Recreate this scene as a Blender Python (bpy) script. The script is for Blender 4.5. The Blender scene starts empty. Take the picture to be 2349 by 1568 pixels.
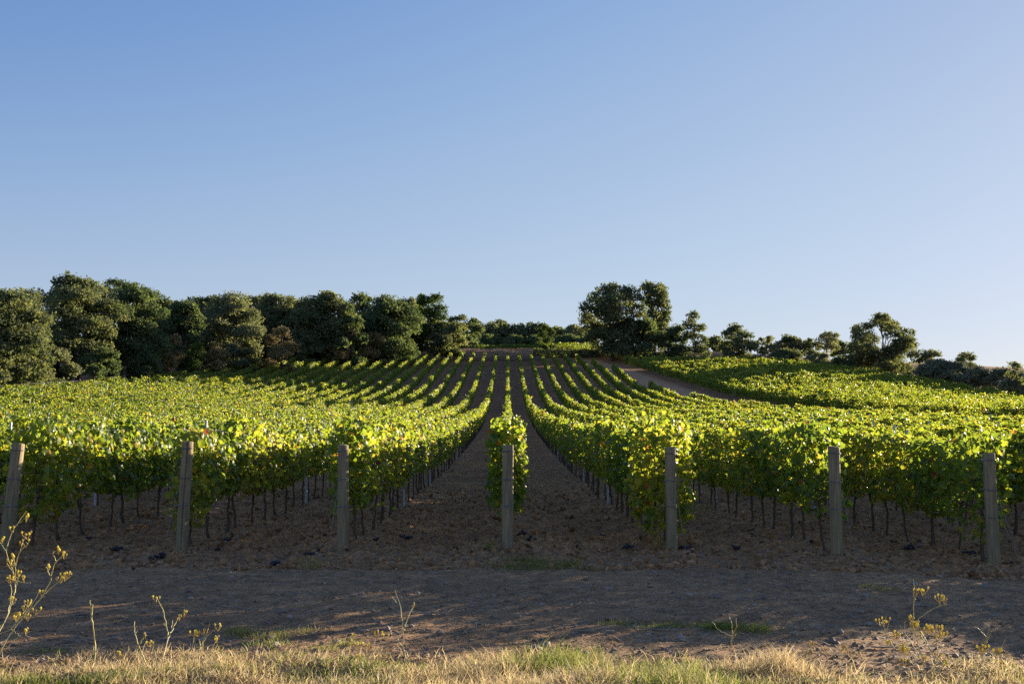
import bpy, math
import numpy as np
from mathutils import Vector
R = math.radians
S = bpy.context.scene
COL = S.collection

# ------------------------------------------------------------------ camera, sky, sun, exposure
EYE, PITCH, YAW, FPX = 1.70, math.atan(216/2284), R(0.25), 2284.0
cd = bpy.data.cameras.new('camera'); cam = bpy.data.objects.new('camera', cd); COL.objects.link(cam)
cd.lens = 35.0; cd.sensor_width = 36.0; cd.clip_start = 0.1; cd.clip_end = 6000
cam.location = (0, 0, EYE); cam.rotation_euler = (math.pi/2 + PITCH, 0, -YAW)
S.camera = cam
SUN_AZ, SUN_EL = R(47), R(8.8)
w = bpy.data.worlds.new('World'); S.world = w; w.use_nodes = True
nt = w.node_tree; bg = nt.nodes['Background']
sky = nt.nodes.new('ShaderNodeTexSky'); sky.sky_type = 'NISHITA'; sky.sun_disc = False
sky.sun_elevation = SUN_EL; sky.sun_rotation = SUN_AZ
sky.altitude = 100; sky.air_density = 1.0; sky.dust_density = 0.2; sky.ozone_density = 3.5
# the sky's glow, its colours compressed by curves like a camera's highlight shoulder
sc1 = nt.nodes.new('ShaderNodeVectorMath'); sc1.operation = 'SCALE'; sc1.inputs['Scale'].default_value = .1
cv = nt.nodes.new('ShaderNodeRGBCurve')
for ch, pts in enumerate((((0, 0), (.05, .145), (.08, .265), (.12, .38), (.20, .50), (.44, .68), (1, .88)),
                          ((0, 0), (.06, .14), (.132, .32), (.18, .425), (.24, .51), (.36, .62), (.62, .755), (1, .92)),
                          ((0, 0), (.12, .34), (.245, .60), (.31, .67), (.40, .725), (.56, .81), (.65, .86), (1, .97)))):
    c_ = cv.mapping.curves[ch]; c_.points[0].location = pts[0]; c_.points[1].location = pts[-1]
    for p_ in pts[1:-1]: c_.points.new(*p_)
cv.mapping.update()
sc2 = nt.nodes.new('ShaderNodeVectorMath'); sc2.operation = 'SCALE'; sc2.inputs['Scale'].default_value = 5.0
nt.links.new(sky.outputs[0], sc1.inputs[0]); nt.links.new(sc1.outputs[0], cv.inputs['Color']); nt.links.new(cv.outputs[0], sc2.inputs[0])
nt.links.new(sc2.outputs[0], bg.inputs[0]); bg.inputs[1].default_value = 0.069
ld = bpy.data.lights.new('sun', 'SUN'); ld.energy = 5.0; ld.angle = R(0.5); ld.color = (1.0, 0.84, 0.62)
sun = bpy.data.objects.new('sun', ld); COL.objects.link(sun)
sv = Vector((math.sin(SUN_AZ)*math.cos(SUN_EL), math.cos(SUN_AZ)*math.cos(SUN_EL), math.sin(SUN_EL)))
sun.rotation_euler = sv.to_track_quat('Z', 'Y').to_euler(); sun.location = sv*300
vs = S.view_settings; vs.view_transform = 'Standard'; vs.look = 'None'; vs.exposure = 1.58; vs.gamma = 1.0
S.render.engine = 'CYCLES'
cy = S.cycles; cy.use_denoising = False; cy.max_bounces = 7; cy.diffuse_bounces = 3; cy.glossy_bounces = 2; cy.transmission_bounces = 4
cy.sample_clamp_indirect = 6.0

# ------------------------------------------------------------------ numpy helpers
rng = np.random.default_rng(7)
def hsh(i, j, s):
    v = np.sin(i*127.1 + j*311.7 + s*74.7)*43758.5453
    return v - np.floor(v)
def vn(x, y, s=0):
    x = np.asarray(x, float); y = np.asarray(y, float) + 0*x
    i, j = np.floor(x), np.floor(y); u, v = x-i, y-j
    u = u*u*(3-2*u); v = v*v*(3-2*v)
    a, b, c, d = hsh(i, j, s), hsh(i+1, j, s), hsh(i, j+1, s), hsh(i+1, j+1, s)
    return a+(b-a)*u+(c-a)*v+(a-b-c+d)*u*v
def fbm(x, y, s=0, o=4):
    t, a, n = 0, 1.0, 0
    for k in range(o):
        t = t + a*vn(x*2**k, y*2**k, s+k*13); n += a; a *= .5
    return t/n
def sst(a, b, x):
    t = np.clip((np.asarray(x, float)-a)/(b-a), 0, 1); return t*t*(3-2*t)
def nrm(v): return v/np.maximum(np.linalg.norm(v, axis=-1, keepdims=True), 1e-9)

# ------------------------------------------------------------------ the lie of the land
PD = [-80, 0, 6, 7.4, 8.6, 20, 34, 45, 60, 76, 93, 110, 127, 144, 157, 170, 190, 209, 217, 225, 245, 270, 300, 360, 500, 900, 3000]
PZ = [.0, .12, .13, .08, 0, 0, .2, .5, 1.05, 1.7, 2.5, 3.6, 5.2, 7.1, 9.1, 11.2, 14.3, 17.0, 19.7, 20.9, 22.6, 23.6, 23.4, 21, 8, -30, -120]
_d = np.arange(-80, 3000, .5); _z = np.interp(_d, PD, PZ)
_s = _z.copy()
for _ in range(3):
    _k = np.ones(13)/13; _s = np.convolve(np.pad(_s, 6, mode='edge'), _k, mode='valid')
_wt = sst(14, 30, _d); _z = _z*(1-_wt) + _s*_wt
def terrain0(X, D):
    X = np.asarray(X, float); D = np.asarray(D, float)
    z = np.interp(D, _d, _z)
    up = sst(60, 110, D)
    z = z + 2.0*sst(-18, -52, X)*up*(1-sst(250, 400, D)) + 0.02*np.maximum(-X-60, 0)*up
    z = z - 2.0*sst(42, 82, X)*up - 0.05*np.clip(X-82, 0, 400)*up
    z = z - .0077*np.clip(X-2, 0, 5.3)**2*(1-sst(22, 45, D))
    return z
def terrain(X, D):
    z = terrain0(X, D)
    X = np.asarray(X, float); D = np.asarray(D, float)
    near = 1-sst(30, 60, D)
    soil = sst(11.8, 15.4, D + 2.2*(vn(X*.9, D*.9, 71)-.5))
    z = z + near*soil*(+.10*(fbm(X*1.3, D*1.3, 3, 3)-.5) + .11*(fbm(X*4, D*4, 9, 3)-.5) + .085*np.maximum(fbm(X*9, D*9, 5, 2)-.5, 0)*2
        + .035*np.cos(2*math.pi*X/2.4))
    tr = (1-soil)
    z = z + near*tr*(.05*(fbm(X*.7, D*1.6, 21, 3)-.5) + .035*(fbm(X*5, D*6, 29, 3)-.5) + .02*np.maximum(fbm(X*14, D*14, 31, 2)-.55, 0)*2)
    wob = .5*(vn(X*.16, 0*X, 61)-.5)
    for c_ in (9.35, 11.2): z = z - near*tr*.045*(np.exp(-((D-c_-wob)/.20)**2) - .55*np.exp(-((D-c_-wob)/.42)**2))*(.4+.9*vn(X*.5, 0*X+c_, 63))
    z = z + near*(1-sst(6.5, 8.4, D))*.14*(fbm(X*1.6, D*2.2, 41, 3)-.45)
    return z
def ray(xd, yd):
    """direction of the ray through a point of the 2349-wide view of the photo"""
    x, y = (xd-1174.5)/FPX, (784-yd)/FPX
    f = np.cos(PITCH) - y*np.sin(PITCH); u = np.sin(PITCH) + y*np.cos(PITCH)
    c, s = math.cos(YAW), math.sin(YAW)
    return np.array([x*c + f*s, f*c - x*s, u])
def on_ground(xd, yd):
    d = ray(xd, yd); t = np.linspace(4, 320, 60000)
    z = EYE + d[2]*t - terrain(d[0]*t, d[1]*t)
    i = int(np.argmax(z < 0)); return d[0]*t[i], d[1]*t[i], float(terrain(d[0]*t[i], d[1]*t[i]))
def at(xd, yd, D):
    d = ray(xd, yd); t = D/d[1]; return np.array([d[0]*t, D, EYE + d[2]*t])

# ------------------------------------------------------------------ mesh building
class MB:
    """collects vertices and faces of one mesh"""
    def __init__(s): s.V = []; s.F = []; s.T = []; s.n = 0
    def add(s, V, F, t=0.5):
        V = np.asarray(V, float).reshape(-1, 3); F = np.asarray(F, int)
        s.V.append(V); s.F.append(F + s.n); s.T.append(np.broadcast_to(np.asarray(t, float), (len(F),)).copy()); s.n += len(V); return s
    def tube(s, P, rad, sides=6, t=0.5, cap=True):
        P = np.asarray(P, float); n = len(P); rad = np.broadcast_to(np.asarray(rad, float), (n,))
        T = nrm(np.gradient(P, axis=0)); ref = np.where(np.abs(T[:, 2:3]) > .9, [[1., 0, 0]], [[0, 0, 1.]])
        A = nrm(np.cross(T, ref)); B = np.cross(T, A); a = np.arange(sides)*2*math.pi/sides
        V = P[:, None] + rad[:, None, None]*(np.cos(a)[None, :, None]*A[:, None] + np.sin(a)[None, :, None]*B[:, None])
        F = []
        for i in range(n-1):
            for j in range(sides):
                k = (j+1) % sides; F.append((i*sides+j, i*sides+k, (i+1)*sides+k, (i+1)*sides+j))
        s.add(V, F, t)
        if cap:
            c = np.vstack([V[-1], P[-1][None]]); s.add(c, [(j, (j+1) % sides, sides) for j in range(sides)], t)
        return s
    def batch(s, V, Ft, t):
        """V (N,m,3) copies of a template with faces Ft (f,k); t (N,)"""
        N, m, _ = V.shape; Ft = np.asarray(Ft, int)
        F = (Ft[None] + (np.arange(N)*m)[:, None, None]).reshape(-1, Ft.shape[1])
        return s.add(V.reshape(-1, 3), F, np.repeat(t, len(Ft)))
    def mesh(s, name, mat, smooth=False, off=(0, 0, 0)):
        me = bpy.data.meshes.new(name)
        V = (np.vstack(s.V) - np.asarray(off)).astype(np.float32)
        nl = [f.shape[1] for f in s.F for _ in range(len(f))]
        L = np.concatenate([f.ravel() for f in s.F]).astype(np.int32)
        nl = np.array(nl, np.int32); st = np.concatenate([[0], np.cumsum(nl)[:-1]]).astype(np.int32)
        me.vertices.add(len(V)); me.vertices.foreach_set('co', V.ravel())
        me.loops.add(len(L)); me.loops.foreach_set('vertex_index', L)
        me.polygons.add(len(nl)); me.polygons.foreach_set('loop_start', st)
        me.update(calc_edges=True)
        me.polygons.foreach_set('use_smooth', np.full(len(nl), smooth))
        at_ = me.attributes.new('tint', 'FLOAT', 'FACE'); at_.data.foreach_set('value', np.concatenate(s.T).astype(np.float32))
        me.materials.append(mat); return me
    def obj(s, name, mat, parent=None, smooth=False, off=(0, 0, 0)):
        o = bpy.data.objects.new(name, s.mesh(name, mat, smooth, off)); COL.objects.link(o)
        if parent is not None: o.parent = parent
        else: o.location = off
        return o
def tag(o, label, cat=None, group=None, kind=None):
    o['label'] = label
    if cat: o['category'] = cat
    if group: o['group'] = group
    if kind: o['kind'] = kind
    return o
def empty(name, loc):
    o = bpy.data.objects.new(name, None); COL.objects.link(o); o.location = loc; o.empty_display_size = .2; return o

# ------------------------------------------------------------------ materials
def new_mat(name):
    m = bpy.data.materials.new(name); m.use_nodes = True; n = m.node_tree; n.nodes.clear()
    out = n.nodes.new('ShaderNodeOutputMaterial'); return m, n, out
def ramp(n, src, stops, interp='LINEAR'):
    r = n.nodes.new('ShaderNodeValToRGB'); r.color_ramp.interpolation = interp; e = r.color_ramp.elements
    while len(e) < len(stops): e.new(.5)
    for i, (p, c) in enumerate(stops): e[i].position = p; e[i].color = (*c, 1)
    n.links.new(src, r.inputs[0]); return r.outputs[0]
def noise(n, scale, detail=4, vec=None, rough=.55, dist=0):
    t = n.nodes.new('ShaderNodeTexNoise'); t.inputs['Scale'].default_value = scale; t.inputs['Detail'].default_value = detail
    t.inputs['Roughness'].default_value = rough; t.inputs['Distortion'].default_value = dist
    if vec is not None: n.links.new(vec, t.inputs['Vector'])
    return t.outputs['Fac']
def mix(n, a, b, f, mode='MIX'):
    x = n.nodes.new('ShaderNodeMix'); x.data_type = 'RGBA'; x.blend_type = mode
    for sock, v in ((x.inputs[0], f), (x.inputs[6], a), (x.inputs[7], b)):
        if isinstance(v, bpy.types.NodeSocket): n.links.new(v, sock)
        elif isinstance(v, tuple): sock.default_value = (*v, 1)
        else: sock.default_value = v
    return x.outputs[2]
def coords(n, sx=1, sy=1, sz=1):
    c = n.nodes.new('ShaderNodeTexCoord'); m = n.nodes.new('ShaderNodeMapping'); m.inputs['Scale'].default_value = (sx, sy, sz)
    n.links.new(c.outputs['Object'], m.inputs[0]); return m.outputs[0]
def leaf_mat(name, stops, tstops=None, trans=.4, rough=.5, spec=.35):
    m, n, out = new_mat(name)
    a = n.nodes.new('ShaderNodeAttribute'); a.attribute_name = 'tint'
    c = ramp(n, a.outputs['Fac'], stops); ct = ramp(n, a.outputs['Fac'], tstops or stops)
    p = n.nodes.new('ShaderNodeBsdfPrincipled'); n.links.new(c, p.inputs['Base Color'])
    p.inputs['Roughness'].default_value = rough; p.inputs['Specular IOR Level'].default_value = spec
    t = n.nodes.new('ShaderNodeBsdfTranslucent'); n.links.new(ct, t.inputs[0])
    x = n.nodes.new('ShaderNodeMixShader'); x.inputs[0].default_value = trans
    n.links.new(p.outputs[0], x.inputs[1]); n.links.new(t.outputs[0], x.inputs[2]); n.links.new(x.outputs[0], out.inputs[0]); return m
def plain(name, stops, scale=8, rough=.8, stretch=(1, 1, 1), bump=0.3, metal=0, spec=.3, detail=5):
    m, n, out = new_mat(name); v = coords(n, *stretch); f = noise(n, scale, detail, v, .6, .3)
    p = n.nodes.new('ShaderNodeBsdfPrincipled'); n.links.new(ramp(n, f, stops), p.inputs['Base Color'])
    p.inputs['Roughness'].default_value = rough; p.inputs['Metallic'].default_value = metal; p.inputs['Specular IOR Level'].default_value = spec
    if bump:
        b = n.nodes.new('ShaderNodeBump'); b.inputs['Strength'].default_value = bump; b.inputs['Distance'].default_value = .02
        n.links.new(f, b.inputs['Height']); n.links.new(b.outputs[0], p.inputs['Normal'])
    n.links.new(p.outputs[0], out.inputs[0]); return m
def tint_mat(name, stops, rough=.85, spec=.2):
    m, n, out = new_mat(name); a = n.nodes.new('ShaderNodeAttribute'); a.attribute_name = 'tint'
    p = n.nodes.new('ShaderNodeBsdfPrincipled'); n.links.new(ramp(n, a.outputs['Fac'], stops), p.inputs['Base Color'])
    p.inputs['Roughness'].default_value = rough; p.inputs['Specular IOR Level'].default_value = spec
    n.links.new(p.outputs[0], out.inputs[0]); return m

M = {}
M['vine'] = leaf_mat('vine_leaf',
    [(0, (0.040, 0.085, 0.020)), (.45, (0.076, 0.134, 0.027)), (.75, (0.134, 0.193, 0.031)), (.90, (0.246, 0.235, 0.034)), (.955, (0.426, 0.291, 0.034)), (.98, (0.336, 0.112, 0.028)), (1, (0.146, 0.062, 0.034))],
    [(0, (0.146, 0.235, 0.022)), (.45, (0.314, 0.403, 0.028)), (.75, (0.493, 0.515, 0.039)), (.90, (0.694, 0.582, 0.056)), (.955, (0.840, 0.560, 0.056)), (.98, (0.560, 0.190, 0.034)), (1, (0.224, 0.090, 0.034))], .54, .42, .38)
M['oak'] = leaf_mat('oak_leaf', [(0, (0.056, 0.076, 0.045)), (.5, (0.114, 0.137, 0.079)), (1, (0.193, 0.215, 0.135))], [(0, (0.123, 0.171, 0.045)), (.5, (0.268, 0.301, 0.079)), (1, (0.412, 0.408, 0.113))], 0.36, .75, .08)
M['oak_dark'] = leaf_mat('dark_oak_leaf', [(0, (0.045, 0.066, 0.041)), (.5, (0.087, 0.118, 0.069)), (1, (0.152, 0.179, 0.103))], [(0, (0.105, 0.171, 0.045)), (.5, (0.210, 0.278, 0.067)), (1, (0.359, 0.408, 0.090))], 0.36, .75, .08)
M['oak_pale'] = leaf_mat('pale_oak_leaf', [(0, (0.076, 0.093, 0.060)), (.5, (0.152, 0.171, 0.110)), (1, (0.228, 0.240, 0.175))], [(0, (0.161, 0.215, 0.064)), (.5, (0.343, 0.365, 0.108)), (1, (0.504, 0.494, 0.174))], 0.36, .75, .08)
M['green'] = leaf_mat('green_leaf', [(0, (.034, .058, .014)), (.5, (.062, .10, .024)), (1, (.11, .15, .035))], [(0, (.07, .13, .02)), (.5, (.15, .22, .03)), (1, (.24, .3, .04))], .3, .65, .12)
M['olive'] = leaf_mat('olive_leaf', [(0, (0.096, 0.114, 0.069)), (.5, (0.157, 0.176, 0.109)), (1, (0.264, 0.264, 0.173))], None, .25, .6, .25)
M['brown'] = leaf_mat('brown_leaf', [(0, (0.122, 0.099, 0.046)), (.5, (0.211, 0.171, 0.073)), (1, (0.325, 0.270, 0.119))], None, .25, .6, .2)
M['bark'] = plain('bark', [(.3, (.035, .028, .021)), (.7, (.11, .09, .07))], 6, .9, (4, 4, .8), .6)
M['vinewood'] = plain('vine_bark', [(.3, (.05, .038, .029)), (.7, (.15, .118, .09))], 30, .9, (3, 3, .6), .6)
M['metal'] = plain('galvanised_steel', [(.3, (.40, .415, .44)), (.7, (.54, .555, .58))], 14, .6, (1, 1, .4), .05, .3, .3)
M['wire'] = plain('steel_wire', [(.3, (.16, .165, .175)), (.7, (.26, .265, .28))], 20, .5, (1, 1, 1), 0, .6, .4)
M['grape'] = plain('grape_skin', [(.3, (.008, .008, .016)), (.7, (.03, .03, .05))], 30, .45, (1, 1, 1), 0, 0, .4)
M['stone'] = tint_mat('stone', [(0, (.12, .095, .075)), (.5, (.24, .19, .155)), (.8, (.34, .28, .24)), (1, (.46, .43, .40))], .8)
M['clod'] = tint_mat('soil_clod', [(0, (.13, .068, .034)), (.6, (.33, .185, .088)), (1, (.46, .28, .15))], .95, .1)
M['straw'] = leaf_mat('dry_straw', [(0, (.14, .095, .055)), (.5, (.30, .21, .12)), (1, (.46, .37, .25))], None, .2, .6, .25)
M['deadleaf'] = leaf_mat('dead_leaf', [(0, (.09, .045, .022)), (.5, (.2, .09, .035)), (1, (.36, .2, .08))], None, .3, .6, .25)
M['grass'] = leaf_mat('grass_blade', [(0, (.06, .10, .022)), (.3, (.19, .22, .05)), (.5, (.42, .33, .15)), (.75, (.62, .46, .24)), (1, (.74, .62, .41))],
    [(0, (.12, .2, .03)), (.3, (.3, .34, .07)), (.5, (.42, .34, .14)), (.75, (.62, .48, .25)), (1, (.72, .6, .38))], .45, .6, .2)
M['stem'] = plain('weed_stem', [(.3, (.34, .34, .13)), (.7, (.58, .50, .26))], 9, .6, (1, 1, 1), 0)
M['flower'] = leaf_mat('yellow_flower', [(0, (.42, .31, .17)), (.3, (.60, .48, .14)), (1, (.86, .76, .12))], None, .4, .6, .2)
M['twig'] = plain('dry_twig', [(.3, (.17, .13, .10)), (.7, (.40, .34, .28))], 20, .8, (1, 1, 1), .2)

def post_material():
    m, n, out = new_mat('weathered_post_wood')
    v = coords(n, 22, 22, 1.1); f = noise(n, 2.2, 6, v, .65, .4)
    v2 = coords(n, 3, 3, 1.2); g = noise(n, 1.6, 3, v2)
    c = ramp(n, f, [(.25, (.11, .088, .058)), (.5, (.26, .208, .14)), (.75, (.40, .33, .23))])
    c = mix(n, c, ramp(n, g, [(.35, (.75, .82, .74)), (.65, (1.05, 1.0, .9))]), .8, 'MULTIPLY')
    p = n.nodes.new('ShaderNodeBsdfPrincipled'); n.links.new(c, p.inputs['Base Color']); p.inputs['Roughness'].default_value = .85
    p.inputs['Specular IOR Level'].default_value = .2
    b = n.nodes.new('ShaderNodeBump'); b.inputs['Strength'].default_value = .55; b.inputs['Distance'].default_value = .012
    n.links.new(f, b.inputs['Height']); n.links.new(b.outputs[0], p.inputs['Normal']); n.links.new(p.outputs[0], out.inputs[0]); return m
M['post'] = post_material()

def ground_material():
    m, n, out = new_mat('bare_soil')
    v = coords(n)
    big = noise(n, .5, 5, v, .6); med = noise(n, 4, 6, v, .65); fine = noise(n, 38, 5, v, .7); str_ = noise(n, 22, 4, coords(n, .35, 2.2, 1), .6)
    a = n.nodes.new('ShaderNodeAttribute'); a.attribute_name = 'tint'
    # tint: 0 worn track, 0.5 tilled soil between the vines, 1 redder soil up the slope
    base = ramp(n, a.outputs['Fac'], [(0, (.37, .235, .128)), (.5, (.44, .258, .130)), (1, (.48, .25, .134))])
    c = mix(n, base, ramp(n, med, [(.3, (.55, .52, .5)), (.6, (1.05, 1.03, 1.0)), (.75, (1.35, 1.32, 1.3))]), 1.0, 'MULTIPLY')
    c = mix(n, c, ramp(n, big, [(.35, (.8, .8, .82)), (.65, (1.15, 1.12, 1.08))]), 1.0, 'MULTIPLY')
    c = mix(n, c, ramp(n, fine, [(.32, (.5, .5, .5)), (.52, (1, 1, 1)), (.72, (1.7, 1.65, 1.6))]), .9, 'MULTIPLY')
    c = mix(n, c, (.27, .22, .16), ramp(n, str_, [(.64, (0, 0, 0)), (.72, (.6, .6, .6))]))
    p = n.nodes.new('ShaderNodeBsdfPrincipled'); n.links.new(c, p.inputs['Base Color']); p.inputs['Roughness'].default_value = .95
    p.inputs['Specular IOR Level'].default_value = .12
    b1 = n.nodes.new('ShaderNodeBump'); b1.inputs['Strength'].default_value = .7; b1.inputs['Distance'].default_value = .05; n.links.new(med, b1.inputs['Height'])
    b2 = n.nodes.new('ShaderNodeBump'); b2.inputs['Strength'].default_value = .8; b2.inputs['Distance'].default_value = .02; n.links.new(fine, b2.inputs['Height'])
    n.links.new(b1.outputs[0], b2.inputs['Normal']); n.links.new(b2.outputs[0], p.inputs['Normal']); n.links.new(p.outputs[0], out.inputs[0]); return m
M['soil'] = ground_material()
M['path'] = plain('trodden_earth', [(.3, (.44, .22, .11)), (.5, (.54, .29, .15)), (.75, (.62, .36, .20))], 1.3, .95, (1, .5, 1), .4, 0, .1, 8)

# ------------------------------------------------------------------ ground
def grow(a, b, s0, k):
    v = [a]; s = s0
    while v[-1] < b: v.append(v[-1]+s); s *= k
    return v
gx = np.arange(-12.5, 12.5, .045); ex = np.array(grow(12.5, 95, .08, 1.06)); ex = ex[ex < 95]
ex = np.concatenate([grow(12.5, 24, .06, 1.05)[0:], np.arange(25, 100, 1.0), grow(101, 620, 3, 1.18)])
gx = np.concatenate([-ex[::-1], gx, ex]); gx = np.unique(np.round(gx, 4))
gy = np.concatenate([[-70, -40, -20, -8, -2, 1, 2.5], np.arange(3.5, 17, .04), grow(17, 48, .045, 1.02), np.arange(49.5, 262, 1.4), grow(263, 620, 3, 1.15)])
gy = np.unique(np.round(gy, 4))
XX, YY = np.meshgrid(gx, gy); ZZ = terrain(XX, YY)
nx, ny = len(gx), len(gy); idx = np.arange(nx*ny).reshape(ny, nx)
Fq = np.stack([idx[:-1, :-1], idx[:-1, 1:], idx[1:, 1:], idx[1:, :-1]], -1).reshape(-1, 4)
cx_, cy_ = (gx[:-1]+gx[1:])/2, (gy[:-1]+gy[1:])/2; CX, CY = np.meshgrid(cx_, cy_)
tint = .5*sst(11.0, 16.5, CY + 4*(fbm(CX*.8, CY*.8, 77, 3)-.5)) + .5*sst(35, 90, CY)
b = MB(); b.add(np.stack([XX, YY, ZZ], -1).reshape(-1, 3), Fq, tint.ravel())
g = b.obj('ground', M['soil'], smooth=True); tag(g, 'bare brown vineyard soil rising up the hill', kind='structure')

PKX, PKD = [14.4, 16.8, 19.2, 21.6, 24.0, 26.4, 28.8, 31.2, 36], [207, 197, 181, 151, 130, 113, 99, 87, 66]
def path_left(D): return np.interp(D, PKD[::-1], PKX[::-1]) + .5
def path_right(D): return 29.4 + (159-D)*.155 - .8
pd = np.arange(48, 212, 1.0); k = np.linspace(0, 1, 9)
PXl, PXr = path_left(pd), np.maximum(path_right(pd), path_left(pd)+2.2)
PX = PXl[:, None] + (PXr-PXl)[:, None]*k; PY = np.repeat(pd[:, None], 9, 1); PZ_ = terrain(PX, PY) + .06
PZ_[:, 0] -= .12; PZ_[:, -1] -= .12
idp = np.arange(PX.size).reshape(PX.shape)
b = MB(); b.add(np.stack([PX, PY, PZ_], -1), np.stack([idp[:-1, :-1], idp[:-1, 1:], idp[1:, 1:], idp[1:, :-1]], -1).reshape(-1, 4))
tag(b.obj('dirt_path', M['path'], smooth=True), 'pale reddish dirt path running up the hill between two vineyard blocks', kind='structure')

# ------------------------------------------------------------------ leaves
def tmpl_vine():
    half = [(.0, .10), (.17, 0), (.42, .06), (.50, .22), (.40, .36), (.56, .52), (.42, .62), (.30, .60), (.26, .82), (.12, .84)]
    o = [(x, y) for x, y in half] + [(0, 1.02)] + [(-x, y) for x, y in half[:0:-1]]
    P = [(0, .42, .05)] + [(x, y, -.28*abs(x)**1.3 - .22*max(y-.35, 0)**1.5) for x, y in o]
    n = len(o); return np.array(P), np.array([(0, 1+i, 1+(i+1) % n) for i in range(n)])
def tmpl_mid():
    P = np.array([(0, 0, 0), (.5, .15, -.12), (.46, .6, -.14), (0, 1, -.08), (-.46, .6, -.14), (-.5, .15, -.12)]); return P, np.array([(0, 1, 2, 3), (0, 3, 4, 5)])
def tmpl_far():
    P = np.array([(0, 0, 0), (.5, .45, -.15), (0, 1, 0), (-.5, .45, -.15)]); return P, np.array([(0, 1, 2), (0, 2, 3)])
T_NEAR, T_MID, T_FAR = tmpl_vine(), tmpl_mid(), tmpl_far()
def place(T, C, tip, nor, size):
    """template copies at C with tip and normal directions"""
    t = nrm(tip); n = nor - (nor*t).sum(-1, keepdims=True)*t; n = nrm(n); s = np.cross(t, n)
    L = T[0]*1.0; L = L - np.array([0, .35, 0])
    return C[:, None] + size[:, None, None]*(L[None, :, 0:1]*s[:, None] + L[None, :, 1:2]*t[:, None] + L[None, :, 2:3]*n[:, None])

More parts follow.
